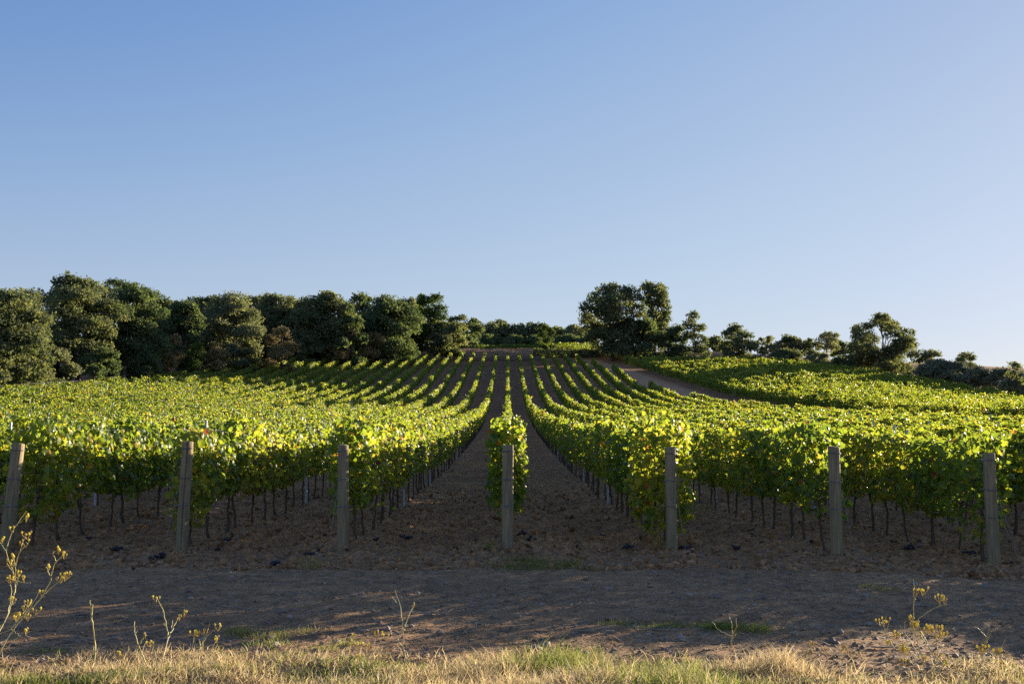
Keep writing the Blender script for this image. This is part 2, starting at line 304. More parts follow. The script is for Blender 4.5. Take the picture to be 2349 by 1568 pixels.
def vine_foliage(mb, xa, xb, D0, D1, seed, top=1.84, bot=.68, wid=.21, dens=1.0, bushy=0.0, yellow=0.0, bulge=0.0, lift=0.0):
    """leaves of one trellised row whose line is X = xa + xb*D, from D0 to D1"""
    r = np.random.default_rng(seed)
    for a, c, T, size, per in ((0, 30, T_NEAR, .106, 820), (30, 58, T_MID, .115, 620), (58, 110, T_FAR, .185, 300), (110, 400, T_FAR, .235, 185)):
        lo, hi = max(a, D0), min(c, D1)
        if hi <= lo: continue
        n = int((hi-lo)*per*dens)
        D = r.uniform(lo, hi, n)
        keep = r.random(n) < .45 - .35*bushy + (.75+.5*bushy)*vn(D*1.1 + seed*7.3, 0*D, seed); D = D[keep]; n = len(D)
        hp = 0
        if a >= 58:
            pl = np.floor(D/1.15); D = np.clip((pl+.5)*1.15 + (.40-.16*min(bushy*2, 1))*r.standard_normal(n), lo, hi); hp = (hsh(pl, 0*pl, seed)-.55)*(.30+1.1*bushy)
        p1 = vn(D*1.0+seed*3.1, 0*D+.5, seed+1); p2 = vn(D*2.7+seed*1.7, 0*D+.5, seed+2); p3 = vn(D*.33+seed, 0*D+.5, seed+5); gap = r.random(n) < sst(.10, .24, vn(D*.55+seed*.7, 0*D+.5, seed+31)) + .12
        end = np.exp(-((D-D0)/.55)**2)
        zt = top + .12*np.minimum(bulge*4, 1)*np.exp(-((D-15.7)/.55)**2) + (.42+.9*bushy)*(p1-.5) + (.22+.5*bushy)*(p2-.5) + .2*(p3-.5) + hp + lift*np.exp(-((D-15.5)/3)**2)
        zb = bot - bulge*.9*np.exp(-((D-15.7)/.55)**2) + .30*(p2-.5) + .2*(p3-.5) - .30*end
        wv = wid*(.75+.6*p1 + bushy*1.1*(p2-.4)) + .05*end + bulge*np.exp(-((D-15.7)/.55)**2)
        h = r.beta(1.25, 1.0, n)
        z = zb + (zt-zb)*h
        prof = np.sqrt(np.clip(1-np.abs(h-.5)**2.6*3.0, .15, 1))
        sg = np.where(r.random(n) < .5, -1.0, 1.0)
        lat = sg*wv*prof*(1-.9*r.random(n)**1.6) + .04*r.standard_normal(n)
        if bushy: lat += bushy*.4*r.standard_normal(n)*sst(.5, 1, h)
        X = xa + xb*D + lat; z = np.where(gap, z, zb + (z-zb)*.45); C = np.stack([X, D, terrain0(X*0+xa+xb*D, D) + z], -1)
        out = np.stack([sg, 0*sg, 0*sg], -1)
        nor = out*.75 + np.array([.12, -.05, .55]) + .62*r.standard_normal((n, 3))
        tip = np.array([0, 0, -.75]) + out*.3 + .6*r.standard_normal((n, 3))
        sz = size*r.uniform(.62, 1.22, n)
        t = np.clip(.48 + .17*r.standard_normal(n) + .32*(vn(D*.6+9, 0*D, seed+8)-.5) + .12*(1-h) + yellow, 0, .86)
        od = r.random(n); hot = vn(D*.9+3, h*3, seed+11)
        t = np.where(od < .035 + .06*sst(.55, .9, hot), r.uniform(.88, .955, n), t)
        t = np.where(od > .988 - .012*sst(.5, .9, hot), r.uniform(.955, 1, n), t)
        mb.batch(place(T, C, tip, nor, sz), T[1], t)
        # shoots that stand out of the top or hang from the sides
        per_m = (2.6 if a < 58 else 1.5)*(1+bushy*1.6); ns = int((hi-lo)*per_m); m = 7 if a < 58 else 5
        sd = r.uniform(lo, hi, ns); up = r.random(ns) < .68
        dirv = np.where(up[:, None], np.stack([.6*r.standard_normal(ns), .5*r.standard_normal(ns), .55+.5*r.random(ns)], -1),
                        np.stack([.4*r.standard_normal(ns), .4*r.standard_normal(ns), -.7-.3*r.random(ns)], -1))
        zs = np.where(up, top-.12+.2*(vn(sd*1.0+seed*3.1, 0*sd+.5, seed+1)-.5), bot+.15)
        q = (np.arange(m)+.5)/m*(.34+.15*bushy)
        P = np.stack([xa+xb*sd+np.where(up, 0, 1)*wid*np.sign(r.standard_normal(ns)), sd, terrain0(xa+xb*sd, sd)+zs], -1)
        C = (P[:, None] + q[None, :, None]*dirv[:, None]*r.uniform(.5, 1.2, (ns, 1, 1)) + .035*r.standard_normal((ns, m, 3))).reshape(-1, 3)
        n = len(C)
        nor = np.array([.3, -.1, .5]) + .8*r.standard_normal((n, 3)); tip = np.array([0, 0, -.5]) + .8*r.standard_normal((n, 3))
        mb.batch(place(T, C, tip, nor, size*r.uniform(.45, .95, n)), T[1], np.clip(.5+.16*r.standard_normal(n), .1, .86))

def trunk_mesh(seed, name):
    r = np.random.default_rng(seed); mb = MB(); z = np.linspace(-.06, .82, 8)
    bx, by = np.cumsum(r.normal(0, .016, 8)), np.cumsum(r.normal(0, .02, 8)); bx -= bx[0]; by -= by[0]
    P = np.stack([bx, by, z], -1); mb.tube(P, np.linspace(.025, .016, 8)*r.uniform(.85, 1.2)*(1+.18*r.standard_normal(8)), 7)
    for s in (-1, 1):
        y = np.linspace(0, .46, 6)*s
        mb.tube(np.stack([bx[-1]+np.cumsum(r.normal(0, .012, 6)), by[-1]+y, .80+.06*np.sin(np.linspace(0, 1.6, 6))+np.cumsum(r.normal(0, .01, 6))], -1), np.linspace(.02, .011, 6), 6)
    for k_ in range(5):
        y0 = r.uniform(-.42, .42); c = np.array([bx[-1], by[-1]+y0, .84])
        mb.tube(np.stack([c + q*np.array([r.normal(0, .15), r.normal(0, .15), .55]) for q in np.linspace(0, 1, 4)]), np.linspace(.008, .004, 4), 4)
    return mb.mesh(name, M['vinewood'], True)
TRUNKS = [trunk_mesh(100+i, 'trunk') for i in range(7)]
ORD = ['', 'first', 'second', 'third', 'fourth', 'fifth', 'sixth', 'seventh', 'eighth', 'ninth', 'tenth', 'eleventh', 'twelfth', 'thirteenth', 'fourteenth', 'fifteenth',
       'sixteenth', 'seventeenth', 'eighteenth', 'nineteenth', 'twentieth', 'twenty-first', 'twenty-second', 'twenty-third', 'twenty-fourth', 'twenty-fifth', 'twenty-sixth']

def vine_row(label, group, xa, xb, D0, D1, seed, nt_to=0.0, far_to=0.0, wires_to=0.0, **kw):
    org = np.array([xa+xb*D0, D0, float(terrain0(xa+xb*D0, D0))])
    root = empty('trellised_vine_row', org); tag(root, label, 'vine row', group)  # root of one whole row of vines, not a single plant
    mb = MB(); vine_foliage(mb, xa, xb, D0, D1, seed, **kw); mb.obj('foliage', M['vine'], root, off=org)
    r = np.random.default_rng(seed+999); D = D0+.35
    while D < min(D1, nt_to):
        x = xa+xb*D; o = bpy.data.objects.new('trunk', TRUNKS[r.integers(7)]); COL.objects.link(o); o.parent = root
        z = float(terrain(x, D)); o.location = np.array([x+r.normal(0, .02), D, z-.02])-org
        o.rotation_euler = (r.normal(0, .04), r.normal(0, .04), r.normal(0, .15)+(math.pi if r.random() < .5 else 0)); D += .95*r.uniform(.85, 1.15)
    if far_to > max(D, D0):
        fb = MB(); ds = np.arange(D, min(far_to, D1), 1.0)
        for d in ds:
            x = xa+xb*d; z = float(terrain0(x, d)); fb.tube([(x, d, z-.1), (x+r.normal(0, .03), d, z+.5), (x+r.normal(0, .04), d, z+.95)], [.035, .028, .022], 4, cap=False)
        if len(ds):
            o = fb.obj('distant_trunk', M['vinewood'], root, off=org); o['kind'] = 'stuff'
    if wires_to > D0:
        for hz in (.78, 1.16, 1.52, 1.80):
            ds = np.linspace(D0-.2, min(wires_to, D1), 24)
            wb = MB(); wb.tube(np.stack([xa+xb*ds, ds, terrain0(xa+xb*ds, ds)+hz+.01*np.sin(ds*1.1)], -1), .0036, 4); wb.obj('wire', M['wire'], root, off=org)
    return root

NAMED = {0: 'narrow vine row straight up the middle behind the central wooden post'}
def vis_start(x, margin): return max(14.95, (abs(x)-margin)/.512)
GM = 'vine rows of the main vineyard block'
for kk in range(-22, 14):
    x = 2.4*kk
    D1 = 210.0 + .5*math.sin(kk*1.7)
    if x < -36: D1 = float(np.interp(-x, [36, 42, 48, 53], [194, 171, 149, 108]))
    if x > 14: D1 = float(np.interp(x, PKX, PKD))
    D1 = min(D1, 210.5)
    D0 = vis_start(x, 3.5 if kk < 0 else 9.0)
    if kk == 0: lab = NAMED[0]
    else:
        n_ = abs(kk); side = 'left' if kk < 0 else 'right'
        lab = f'{ORD[n_]} vine row {side} of the row behind the central wooden post'
        if n_ <= 3: lab = f'sunlit vine row starting at the {ORD[n_]} wooden post {side} of the central one'
    nt_to = 0
    if abs(kk) <= 8: nt_to = {0: 24, 1: 52, 2: 46, 3: 44}.get(abs(kk), 40)
    dv0 = vis_start(x, 1.0)
    vine_row(lab, GM, x, 0.0, D0, D1, 1000+kk*17, nt_to=nt_to, far_to=(110 if abs(kk) <= 8 else 0), wires_to=(60 if abs(kk) <= 7 else 0),
             top=1.84, dens=1.0, yellow=.03*math.sin(kk*2.3), bulge={1: .26, 3: .16, -3: .14, -1: .06}.get(kk, 0), lift=(.16 if kk >= 4 else 0))  # extra height added to the right row ends to shade the track
GR = 'vine rows of the bushy block right of the dirt path'
for j in range(0, 25):
    xb = -.155; xa = 29.4 + 159*.155 + 2.6*j
    # far end follows the curved top of the block, near end falls behind the main block or outside the frame
    D1 = 198.0
    for _ in range(30): D1 = .5*D1+.5*float(np.interp(xa+xb*D1, [47, 58, 69, 78, 86], [198, 195, 185, 152, 110]))
    D0 = max(58.0, (xa-6)/(.515+.155))
    if D1 - D0 < 6: continue
    lab = 'long bushy vine row edging the dirt path on its right' if j == 0 else f'{ORD[j]} bushy vine row right of the one edging the dirt path'
    vine_row(lab, GR, xa, xb, D0, D1, 3000+j*23, far_to=(190 if j < 2 else 0), top=2.15, bot=.70, wid=.30, dens=1.25, bushy=.55, yellow=-.02)
# a few rows of another vineyard that top the crest
for j, (Dr, xl, xr) in enumerate(((231, 7.5, 19), (235, -17, 19), (239, -20, 20))):
    mb = MB(); r = np.random.default_rng(70+j); n = int((xr-xl)*100); X = r.uniform(xl, xr, n); h = r.beta(1.3, 1, n)
    C = np.stack([X, Dr+.3*r.standard_normal(n), terrain0(X, 0*X+Dr)+.5+([1.2, .75, .75][j]+.5*vn(X, 0*X, 4))*h], -1)
    nor = np.array([.2, -.6, .5])+.7*r.standard_normal((n, 3)); tip = np.array([0, 0, -.6])+.7*r.standard_normal((n, 3))
    mb.batch(place(T_FAR, C, tip, nor, r.uniform(.16, .3, n)), T_FAR[1], np.clip([.5, .3, .3][j]+.16*r.standard_normal(n), 0, .9))
    org = np.array([xl, Dr, float(terrain0(xl, Dr))]); root = empty('trellised_vine_row', org)  # stands for a whole crest row of vines
    tag(root, ['short yellowish vine row on the crest between small dark bush and big oaks', 'vine row along the crest second behind the dry grass bank', 'vine row along the crest farthest behind the dry grass bank'][j], 'vine row', 'vine rows along the crest')
    mb.obj('foliage', M['vine'], root, off=org)
    fb = MB()
    for xx in np.arange(xl+.5, xr, 1.2): fb.tube([(xx, Dr, terrain0(xx, Dr)-.1), (xx+.03, Dr, terrain0(xx, Dr)+.9)], [.04, .03], 4, cap=False)
    o = fb.obj('distant_trunk', M['vinewood'], root, off=org); o['kind'] = 'stuff'

# ------------------------------------------------------------------ wooden end posts
def post_mesh(seed, h, rad, crack=None):
    r = np.random.default_rng(seed); na, nz = 72, 40
    a = np.arange(na)*2*math.pi/na; z = np.concatenate([np.linspace(-.25, h-.012, nz-2), [h-.004, h]])
    A, Z = np.meshgrid(a, z); rr = rad*(1.06-.10*Z/h) + .006*(vn(np.cos(A)*2+5, np.sin(A)*2+Z*1.2, seed)-.5) + .005*np.sin(A*3+seed)
    rr = rr - .004*(vn(A*7, Z*.8, seed+3) > .78)
    rr[-1] *= .86; rr[-2] *= .96
    if crack is not None: rr = rr - .035*np.exp(-(((A-crack+.05*np.sin(Z*3)) % (2*math.pi)-math.pi)/.11)**2)
    V = np.stack([rr*np.cos(A), rr*np.sin(A), Z + .008*np.cos(A-seed)*(Z > h-.05)], -1).reshape(-1, 3)
    F = [(i*na+j, i*na+(j+1) % na, (i+1)*na+(j+1) % na, (i+1)*na+j) for i in range(nz-1) for j in range(na)]
    mb = MB(); mb.add(V, F)
    c = len(V)-na; mb.add(np.vstack([V[c:], [[0, 0, h+.004]]]), [(j, (j+1) % na, na) for j in range(na)])
    return mb
POSTS = [(-7.3, 14.72, 1.62, .088, (.075, 0), None, 'wooden end post leaning at the far left beside the flowering weed'),
         (-4.71, 14.6, 1.64, .080, (.03, 0), -1.35, 'split wooden end post with a long dark crack, second left of the central one'),
         (-2.37, 14.55, 1.60, .078, (.025, 0), None, 'wooden end post first left of the central one, half covered by leaves'),
         (0.0, 14.7, 1.59, .083, (-.008, .01), None, 'wooden end post alone before the central vine row'),
         (2.41, 14.85, 1.56, .080, (.004, 0), None, 'wooden end post first right of the central one, dark leafy clump beside it'),
         (4.80, 14.7, 1.63, .086, (0, 0), None, 'wooden end post second right of the central one, wire wraps on its side'),
         (7.10, 14.75, 1.67, .087, (-.004, 0), None, 'wooden end post third right of the central one, two guy wires beside it')]
for i, (x, D, h, rad, lean, crack, lab) in enumerate(POSTS):
    z = float(terrain0(x, D)) - .02
    o = post_mesh(11+i, h, rad, (crack % (2*math.pi)) + math.pi if crack else None).obj('wooden_post', M['post'], smooth=True)
    o.location = (x, D, z); o.rotation_euler = (lean[1], lean[0], i*1.1 if not crack else 0); tag(o, lab, 'post', 'wooden end posts at the row ends')
    for hz in (h-.10, h*.68, h*.44):
        tb = MB(); a = np.linspace(0, 2*math.pi, 25)
        for dz in (0, .012): tb.tube(np.stack([(rad*1.07)*np.cos(a), (rad*1.07)*np.sin(a), hz+dz+.006*np.sin(a*1+i)], -1), .0032, 5, cap=False)
        a0 = 2.4; tb.tube([(rad*1.05*math.cos(a0), rad*1.05*math.sin(a0), hz), (rad*1.3*math.cos(a0)-.02, rad*1.3*math.sin(a0), hz+.01), (rad*1.9*math.cos(a0), rad*1.5*math.sin(a0), hz-.01)], .0045, 5)
        t = tb.obj('wire_tie', M['wire'], o)
        t.rotation_euler = (0, 0, -(i*1.1 if not crack else 0))
    side = -1 if i < 3 else 1
    gx_, gy_ = (side*(.17 if i != 3 else -.02) + (.14 if i == 6 else 0), -.33)
    for q in range(2 if i == 6 else 1):
        ab = MB(); top = np.array([side*rad*.8*(1 if i != 3 else 0), -rad*.95, h*(.62 if q == 0 else .5)]); bot = np.array([gx_-.05*q, gy_-.05*q, -.03])
        p = np.linspace(0, 1, 8)[:, None]; ab.tube(top+(bot-top)*p + np.array([0, 0, -.012])*np.sin(p*3.14), .0022, 5)
        aw = ab.obj('guy_wire', M['wire'], o); aw.rotation_euler = (0, 0, -(i*1.1 if not crack else 0))
# ------------------------------------------------------------------ galvanised stakes inside the rows
def stake_mesh():
    mb = MB(); w_, d_, th = .052, .034, .004; h = 2.0
    prof = [(-w_/2, d_), (-w_/2, 0), (w_/2, 0), (w_/2, d_), (w_/2-th, d_), (w_/2-th, th), (-w_/2+th, th), (-w_/2+th, d_)]
    n = len(prof); V = np.array([(x, y, z) for z in (-.3, .6, 1.3, h) for x, y in prof])
    F = [(l*n+j, l*n+(j+1) % n, (l+1)*n+(j+1) % n, (l+1)*n+j) for l in range(3) for j in range(n)]
    mb.add(V, F); c = 3*n; mb.add(V[c:], [(0, 1, 6, 7), (1, 2, 5, 6), (2, 3, 4, 5)]); 
    for z in (.78, 1.16, 1.52, 1.8): mb.add([(w_/2, .01, z), (w_/2+.012, .01, z+.01), (w_/2+.012, .02, z+.03), (w_/2, .02, z+.02)], [(0, 1, 2, 3)])
    return mb.mesh('metal_stake', M['metal'])
STAKE = stake_mesh(); r = np.random.default_rng(5)
GS = 'galvanised stakes standing in the vine rows'
for kk in range(-20, 12):
    x = 2.4*kk; first = True; D = 23.6 + .5*math.sin(kk*2.1); n_ = abs(kk); cnt = 0
    dmax = 195 if x > -36 else float(np.interp(-x, [36, 42, 48, 53], [190, 168, 146, 105]))
    if x > 14: dmax = float(np.interp(x, PKX, PKD))-1
    while D < dmax:
        if abs(x) < .512*D - .2:
            o = bpy.data.objects.new('metal_stake', STAKE); COL.objects.link(o); z = float(terrain0(x, D))
            o.location = (x+r.normal(0, .02), D+r.normal(0, .1), z+r.normal(-.02, .05)); o.rotation_euler = (r.normal(0, .02), r.normal(0, .02), r.normal(0, .12))
            row = 'the central vine row' if kk == 0 else f'the {ORD[n_]} vine row {"left" if kk < 0 else "right"} of the central one'
            if D < 60 and n_ <= 4:
                cnt += 1; lab = f'{ORD[cnt]} grey metal stake up {row}'
            else: lab = f'thin metal stake far up {row}'
            tag(o, lab, 'stake', GS)
        D += 7.8 if D < 55 else (15 if D < 110 else 24)
# ------------------------------------------------------------------ trees and shrubs
def crown(mb, lobes, n_per_m2, leaf, seed, floor, flat=.8, fill=.25, sub=26):
    """leaf-sized faces gathered into sprays on the skins of several lobes (x, y, z, r)"""
    r = np.random.default_rng(seed); big = []
    for (x, y, z, q) in lobes:
        big.append((x, y, z, q*.86))
        for _ in range(6):
            u = nrm(r.standard_normal(3)+np.array([0, -.15, .25])); qq = q*r.uniform(.34, .52); big.append((x+u[0]*q*.66, y+u[1]*q*.66, z+u[2]*q*.66*flat, qq))
    for i, (x, y, z, q) in enumerate(big):
        n = int(4*math.pi*q*q*n_per_m2*2.0); n = int(n*(.30/leaf)**2*.62); ns = max(12, int(sub*q*q/.8))
        u = nrm(r.standard_normal((ns, 3))); u[:, 2] = np.where(u[:, 2] < -.35, -u[:, 2]*.4, u[:, 2]); u = nrm(u)
        rad = q*(.66 + .46*r.random(ns)**.8); sc = np.array([1, 1, flat])
        cen = u*rad[:, None]*sc; k_ = r.integers(0, ns, n)
        P = cen[k_] + np.clip(r.standard_normal((n, 3)), -1.7, 1.7)*(q*.08+.14)*np.array([1, 1, .75])
        inn = r.random(n) < fill; P[inn] *= r.uniform(.3, .85, (inn.sum(), 1))
        C = P + np.array([x, y, z]); ok_ = C[:, 2] > floor + .15; C = C[ok_]; n = len(C)
        o = nrm(C-np.array([x, y, z]))
        nor = o*.7+np.array([0, 0, .45])+.6*r.standard_normal((n, 3)); tip = o*.4+np.array([0, 0, -.25])+.8*r.standard_normal((n, 3))
        k_ = k_[ok_]; t = np.clip(.47+r.normal(0, .13)+(.14*r.standard_normal(ns))[k_]+.12*r.standard_normal(n), 0, 1)
        mb.batch(place(T_FAR, C, tip, nor, leaf*r.uniform(.6, 1.3, n)), T_FAR[1], t)
def limbs(tb, base, H, tops, r, rad):
    fork = base + np.array([r.normal(0, .25), r.normal(0, .25), H*r.uniform(.18, .3)])
    p = np.linspace(0, 1, 6)[:, None]; wob = np.cumsum(r.normal(0, .06, (6, 3)), 0); wob[0] = 0
    P = base+(fork-base)*p + wob*np.array([1, 1, 0]); P[0, 2] -= .4; tb.tube(P, np.linspace(rad*1.25, rad*.8, 6), 8)
    for tgt in tops:
        q = np.linspace(0, 1, 7)[:, None]; mid = np.array([0, 0, .12*H]); w_ = r.normal(0, .18, (7, 3))*np.sin(q*math.pi)
        tb.tube(P[-1]+(tgt-P[-1])*q+mid*np.sin(q*math.pi)*.6+w_, np.linspace(rad*.55, rad*.1, 7), 6)
        for _ in range(2):
            s = P[-1]+(tgt-P[-1])*.55+mid*.55; e = tgt+r.normal(0, H*.08, 3); tb.tube(np.stack([s, (s+e)/2+r.normal(0, .15, 3), e]), [rad*.22, rad*.14, rad*.05], 5)
def tree(label, xd, ytop, wpx, D, mat='oak', name='oak_tree', group=None, seed=0, nl=9, low=.15, dens=13, leaf=.30, lean=0, fill=.25, flat=.92, shape=None, trunk=True, cat='tree'):
    r = np.random.default_rng(seed+5000)
    top = at(xd, ytop, D); X = top[0]; g0 = float(terrain0(X, D)); H = top[2]-g0; Rw = wpx/2/FPX*D
    base = np.array([X-lean, D, g0]); lob = []
    if shape:
        for (u, v, q) in shape: lob.append([u*Rw, r.normal(0, .35)*Rw, v*H, q*Rw])
    else:
        for i in range(nl):
            a = i*2.4+r.normal(0, .3); v = low + (1-low)*(i+.6)/nl; e = math.sqrt(max(0.05, 1-((v-low-.42*(1-low))/(.66*(1-low)))**2))
            q = Rw*r.uniform(.29, .55); lob.append([math.cos(a)*max(Rw*e-q, 0)*r.uniform(.65, 1.05), math.sin(a)*max(Rw*e-q, 0), v*H, q])
    lob = np.array(lob); hi = (lob[:, 2]+lob[:, 3]*flat*.93).max()
    if hi > H: lob[:, 2] *= H/hi; flat *= max(H/hi, .45)
    else: lob[:, 2] += (H-hi)*np.clip(lob[:, 2]/H, 0, 1)
    if not shape:
        sp = max((lob[:, 0]+lob[:, 3]).max(), -(lob[:, 0]-lob[:, 3]).min()); f = Rw/sp; lob[:, :2] *= f; lob[:, 3] *= min(f, 1.15)
    lob[:, :3] += np.array([X, D, g0])
    root = empty(name, base); tag(root, label, cat, group)
    if mat == 'oak' and not shape: mat = ['oak', 'oak_dark', 'oak', 'oak_pale', 'oak_dark'][(seed*7+3) % 5]
    leaf *= 1.0 if D < 172 else 1.22
    mb = MB(); crown(mb, lob, dens, leaf, seed, g0, flat, fill); mb.obj('crown', M[mat], root, off=base)
    if trunk:
        tb = MB(); o_ = lob[np.argsort(-lob[:, 2])][:7]; limbs(tb, base, H, [l[:3]-np.array([0, 0, l[3]*.2]) for l in o_], r, max(.12, H*.022)); tb.obj('trunk', M['bark'], root, smooth=True, off=base)
    return root
GW = 'evergreen oaks of the wood along the left edge of the vineyard'
tree('dark oak at the far left, pale forked trunk showing low down', 30, 668, 190, 106, group=GW, seed=1, nl=11, low=.25)
tree('very tall broad oak, the highest crown of the left wood', 190, 634, 230, 132, group=GW, seed=2, nl=13, low=.25)
tree('dark tall oak with several bare stems at its foot, right of the highest one', 305, 650, 170, 140, group=GW, seed=3, nl=12, low=.22)
tree('lit olive-green oak filling the dip right of the tallest two', 420, 690, 150, 156, group=GW, seed=4, nl=11, low=.08)
tree('rounded oak with sunlit olive face beside the dip in the wood', 530, 671, 175, 164, group=GW, seed=5, nl=12, low=.06)
tree('dark oak set back behind the brown shrub', 640, 678, 150, 190, group=GW, seed=6, nl=11, low=.1)
tree('broad dark oak right of the brown shrub', 745, 672, 165, 186, group=GW, seed=7, nl=12, low=.06)
tree('slim sunlit oak pressed against the broad dark one', 800, 700, 90, 183, group=GW, seed=8, nl=8, low=.08)
tree('wide round oak with drooping sunlit branches near the grass bank', 890, 680, 170, 197, group=GW, seed=9, nl=12, low=.1)
tree('fresh green broadleaf tree that ends the left wood', 985, 675, 100, 215, mat='green', name='broadleaf_tree', group=GW, seed=10, nl=9, low=.2)
tree('small rounded willow-like tree above the dry grass bank', 1022, 737, 105, 213, mat='oak', name='round_tree', seed=11, nl=7, low=.02)
GB = 'trees filling in behind the front of the left wood'
for i, (xd, yt, wp, D) in enumerate(((-60, 660, 190, 118), (60, 664, 120, 150), (120, 660, 150, 160), (250, 645, 150, 165), (350, 672, 130, 172), (395, 690, 120, 185), (470, 682, 130, 190), (590, 676, 120, 200), (690, 690, 130, 205), (830, 672, 110, 214), (925, 684, 110, 222), (960, 676, 60, 226), (1050, 722, 60, 232), (1078, 730, 70, 238))):
    tree(['dark oak at the left frame edge, set behind the first', 'oak crown peeping over the first oak of the left wood', 'oak crown behind the left flank of the highest oak', 'oak crown behind the right flank of the highest oak', 'oak behind the one with bare stems',
          'oak crown showing in the dip of the wood line', 'oak behind the rounded sunlit one, to its left', 'oak crown behind the rounded sunlit one, to its right', 'oak behind the left side of the broad dark oak', 'narrow oak crown above the slim sunlit oak',
          'oak behind the wide round one with drooping branches', 'slender crown between the round oak and the fresh green tree', 'oak sloping down behind the willow-like tree', 'lowest oak where the left wood runs out'][i],
         xd, yt, wp, D, group=GB, seed=40+i, nl=9, low=.1, dens=10, leaf=.34)
GU = 'shrubs along the foot of the left wood'
for i, (xd, yt, wp, D, mt, lab) in enumerate(((642, 752, 88, 163, 'brown', 'rounded brown shrub, the lightest along the wood edge'), (700, 770, 60, 180, 'oak', 'low dark shrub right of the brown shrub'), (858, 765, 75, 190, 'brown', 'small brownish shrub under the wide round oak'),
        (925, 775, 60, 203, 'oak', 'low dark shrub at the left end of the dry grass bank'), (452, 790, 50, 150, 'green', 'bright green bush at the foot of the wood'), (390, 770, 70, 146, 'brown', 'rusty brown shrub left of the bright green bush'),
        (500, 800, 80, 155, 'brown', 'dull brown low shrub right of the bright green bush'), (560, 800, 90, 160, 'oak', 'dark low shrub under the rounded sunlit oak'), (330, 812, 90, 138, 'oak', 'dark undergrowth bush below the bare stems'),
        (230, 800, 110, 128, 'oak', 'dark bush under the highest oak'), (120, 800, 120, 118, 'oak', 'wide dark bush left of the highest oak'), (20, 800, 110, 104, 'oak', 'dark bush in the far left corner of the wood'), (785, 780, 80, 184, 'brown', 'reddish dry shrub below the broad dark oak'))):
    tree(lab, xd, yt, wp, D, mat=mt, name='shrub', group=GU, seed=80+i, nl=6, low=.05, dens=16, leaf=.24, trunk=(mt != 'oak'), cat='shrub')
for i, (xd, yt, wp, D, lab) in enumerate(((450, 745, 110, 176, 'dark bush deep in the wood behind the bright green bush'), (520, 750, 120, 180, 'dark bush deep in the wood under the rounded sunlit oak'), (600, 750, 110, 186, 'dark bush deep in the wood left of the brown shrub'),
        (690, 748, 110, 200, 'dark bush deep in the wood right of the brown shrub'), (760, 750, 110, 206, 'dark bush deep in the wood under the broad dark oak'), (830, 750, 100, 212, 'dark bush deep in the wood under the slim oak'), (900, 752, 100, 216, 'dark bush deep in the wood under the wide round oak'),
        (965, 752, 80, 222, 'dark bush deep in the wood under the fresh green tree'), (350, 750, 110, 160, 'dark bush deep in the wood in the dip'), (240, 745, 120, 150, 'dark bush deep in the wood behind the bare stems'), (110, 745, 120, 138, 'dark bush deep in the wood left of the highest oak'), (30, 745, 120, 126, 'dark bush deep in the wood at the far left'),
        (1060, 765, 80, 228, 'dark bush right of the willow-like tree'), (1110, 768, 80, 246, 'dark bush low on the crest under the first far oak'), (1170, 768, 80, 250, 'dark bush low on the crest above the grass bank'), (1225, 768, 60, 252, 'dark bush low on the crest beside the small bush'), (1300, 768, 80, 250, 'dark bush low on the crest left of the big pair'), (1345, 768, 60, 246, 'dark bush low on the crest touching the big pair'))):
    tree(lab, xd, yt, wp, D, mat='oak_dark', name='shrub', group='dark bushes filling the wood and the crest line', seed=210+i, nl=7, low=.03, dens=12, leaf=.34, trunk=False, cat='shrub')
GC = 'far trees along the crest'
for i, (xd, yt, wp, D, lab) in enumerate(((1105, 738, 87, 262, 'far oak at the left end of the crest line'), (1145, 735, 101, 268, 'far oak right of the first on the crest line'), (1190, 742, 87, 270, 'far oak above the middle of the grass bank'), (1225, 741, 79, 272, 'far oak just left of the small dark bush'),
        (1285, 747, 79, 275, 'far oak just right of the small dark bush'), (1320, 747, 87, 270, 'far oak left of the big oak pair'), (1352, 752, 72, 280, 'farthest oak tucked against the big oak pair'), (1262, 752, 87, 285, 'far pale oak rising behind the small dark bush'))):
    tree(lab, xd, yt, wp, D, group=GC, seed=110+i, nl=10, low=.03, dens=10, leaf=.36)
tree('small dark bush alone on the crest before the yellowish vines', 1255, 745, 54, 219, mat='green', name='bush', seed=130, nl=7, low=.05, cat='bush')
tree('huge round oak, left one of the big pair on the crest', 1405, 647, 160, 210, seed=141, name='oak_tree', group='big oaks on the crest', leaf=.32, dens=10, fill=.15,
     shape=[(0, .62, .5), (-.1, .36, .5), (.45, .36, .45), (-.72, .50, .3), (.1, .10, .5), (-.62, .62, .42), (-.60, .42, .36), (-.25, .80, .42), (.15, .84, .40), (.52, .76, .38), (.66, .60, .32), (-.15, .55, .42), (.35, .50, .38), (-.42, .26, .40), (.05, .22, .42), (.50, .28, .38), (-.2, .1, .4), (.3, .1, .4)])
tree('tall narrow oak, right one of the big pair on the crest', 1499, 647, 84, 216, seed=142, name='oak_tree', group='big oaks on the crest', leaf=.34, dens=10, fill=.15,
     shape=[(.1, .78, .6), (.55, .60, .5), (.35, .42, .6), (-.1, .22, .7), (.4, .15, .6), (-.35, .88, .48), (.30, .86, .55), (.52, .70, .50), (-.25, .70, .5), (.5, .52, .52), (-.1, .5, .5), (.2, .34, .6), (-.4, .3, .5)])
tree('lower spreading oak in front of the gap of the big pair', 1478, 730, 110, 209, seed=143, group='big oaks on the crest', low=.05, leaf=.32)
tree('brownish oak bush between the big pair and the slim oak', 1545, 745, 80, 209, seed=144, mat='oak', name='oak_bush', low=.03, leaf=.3, nl=9, cat='bush')
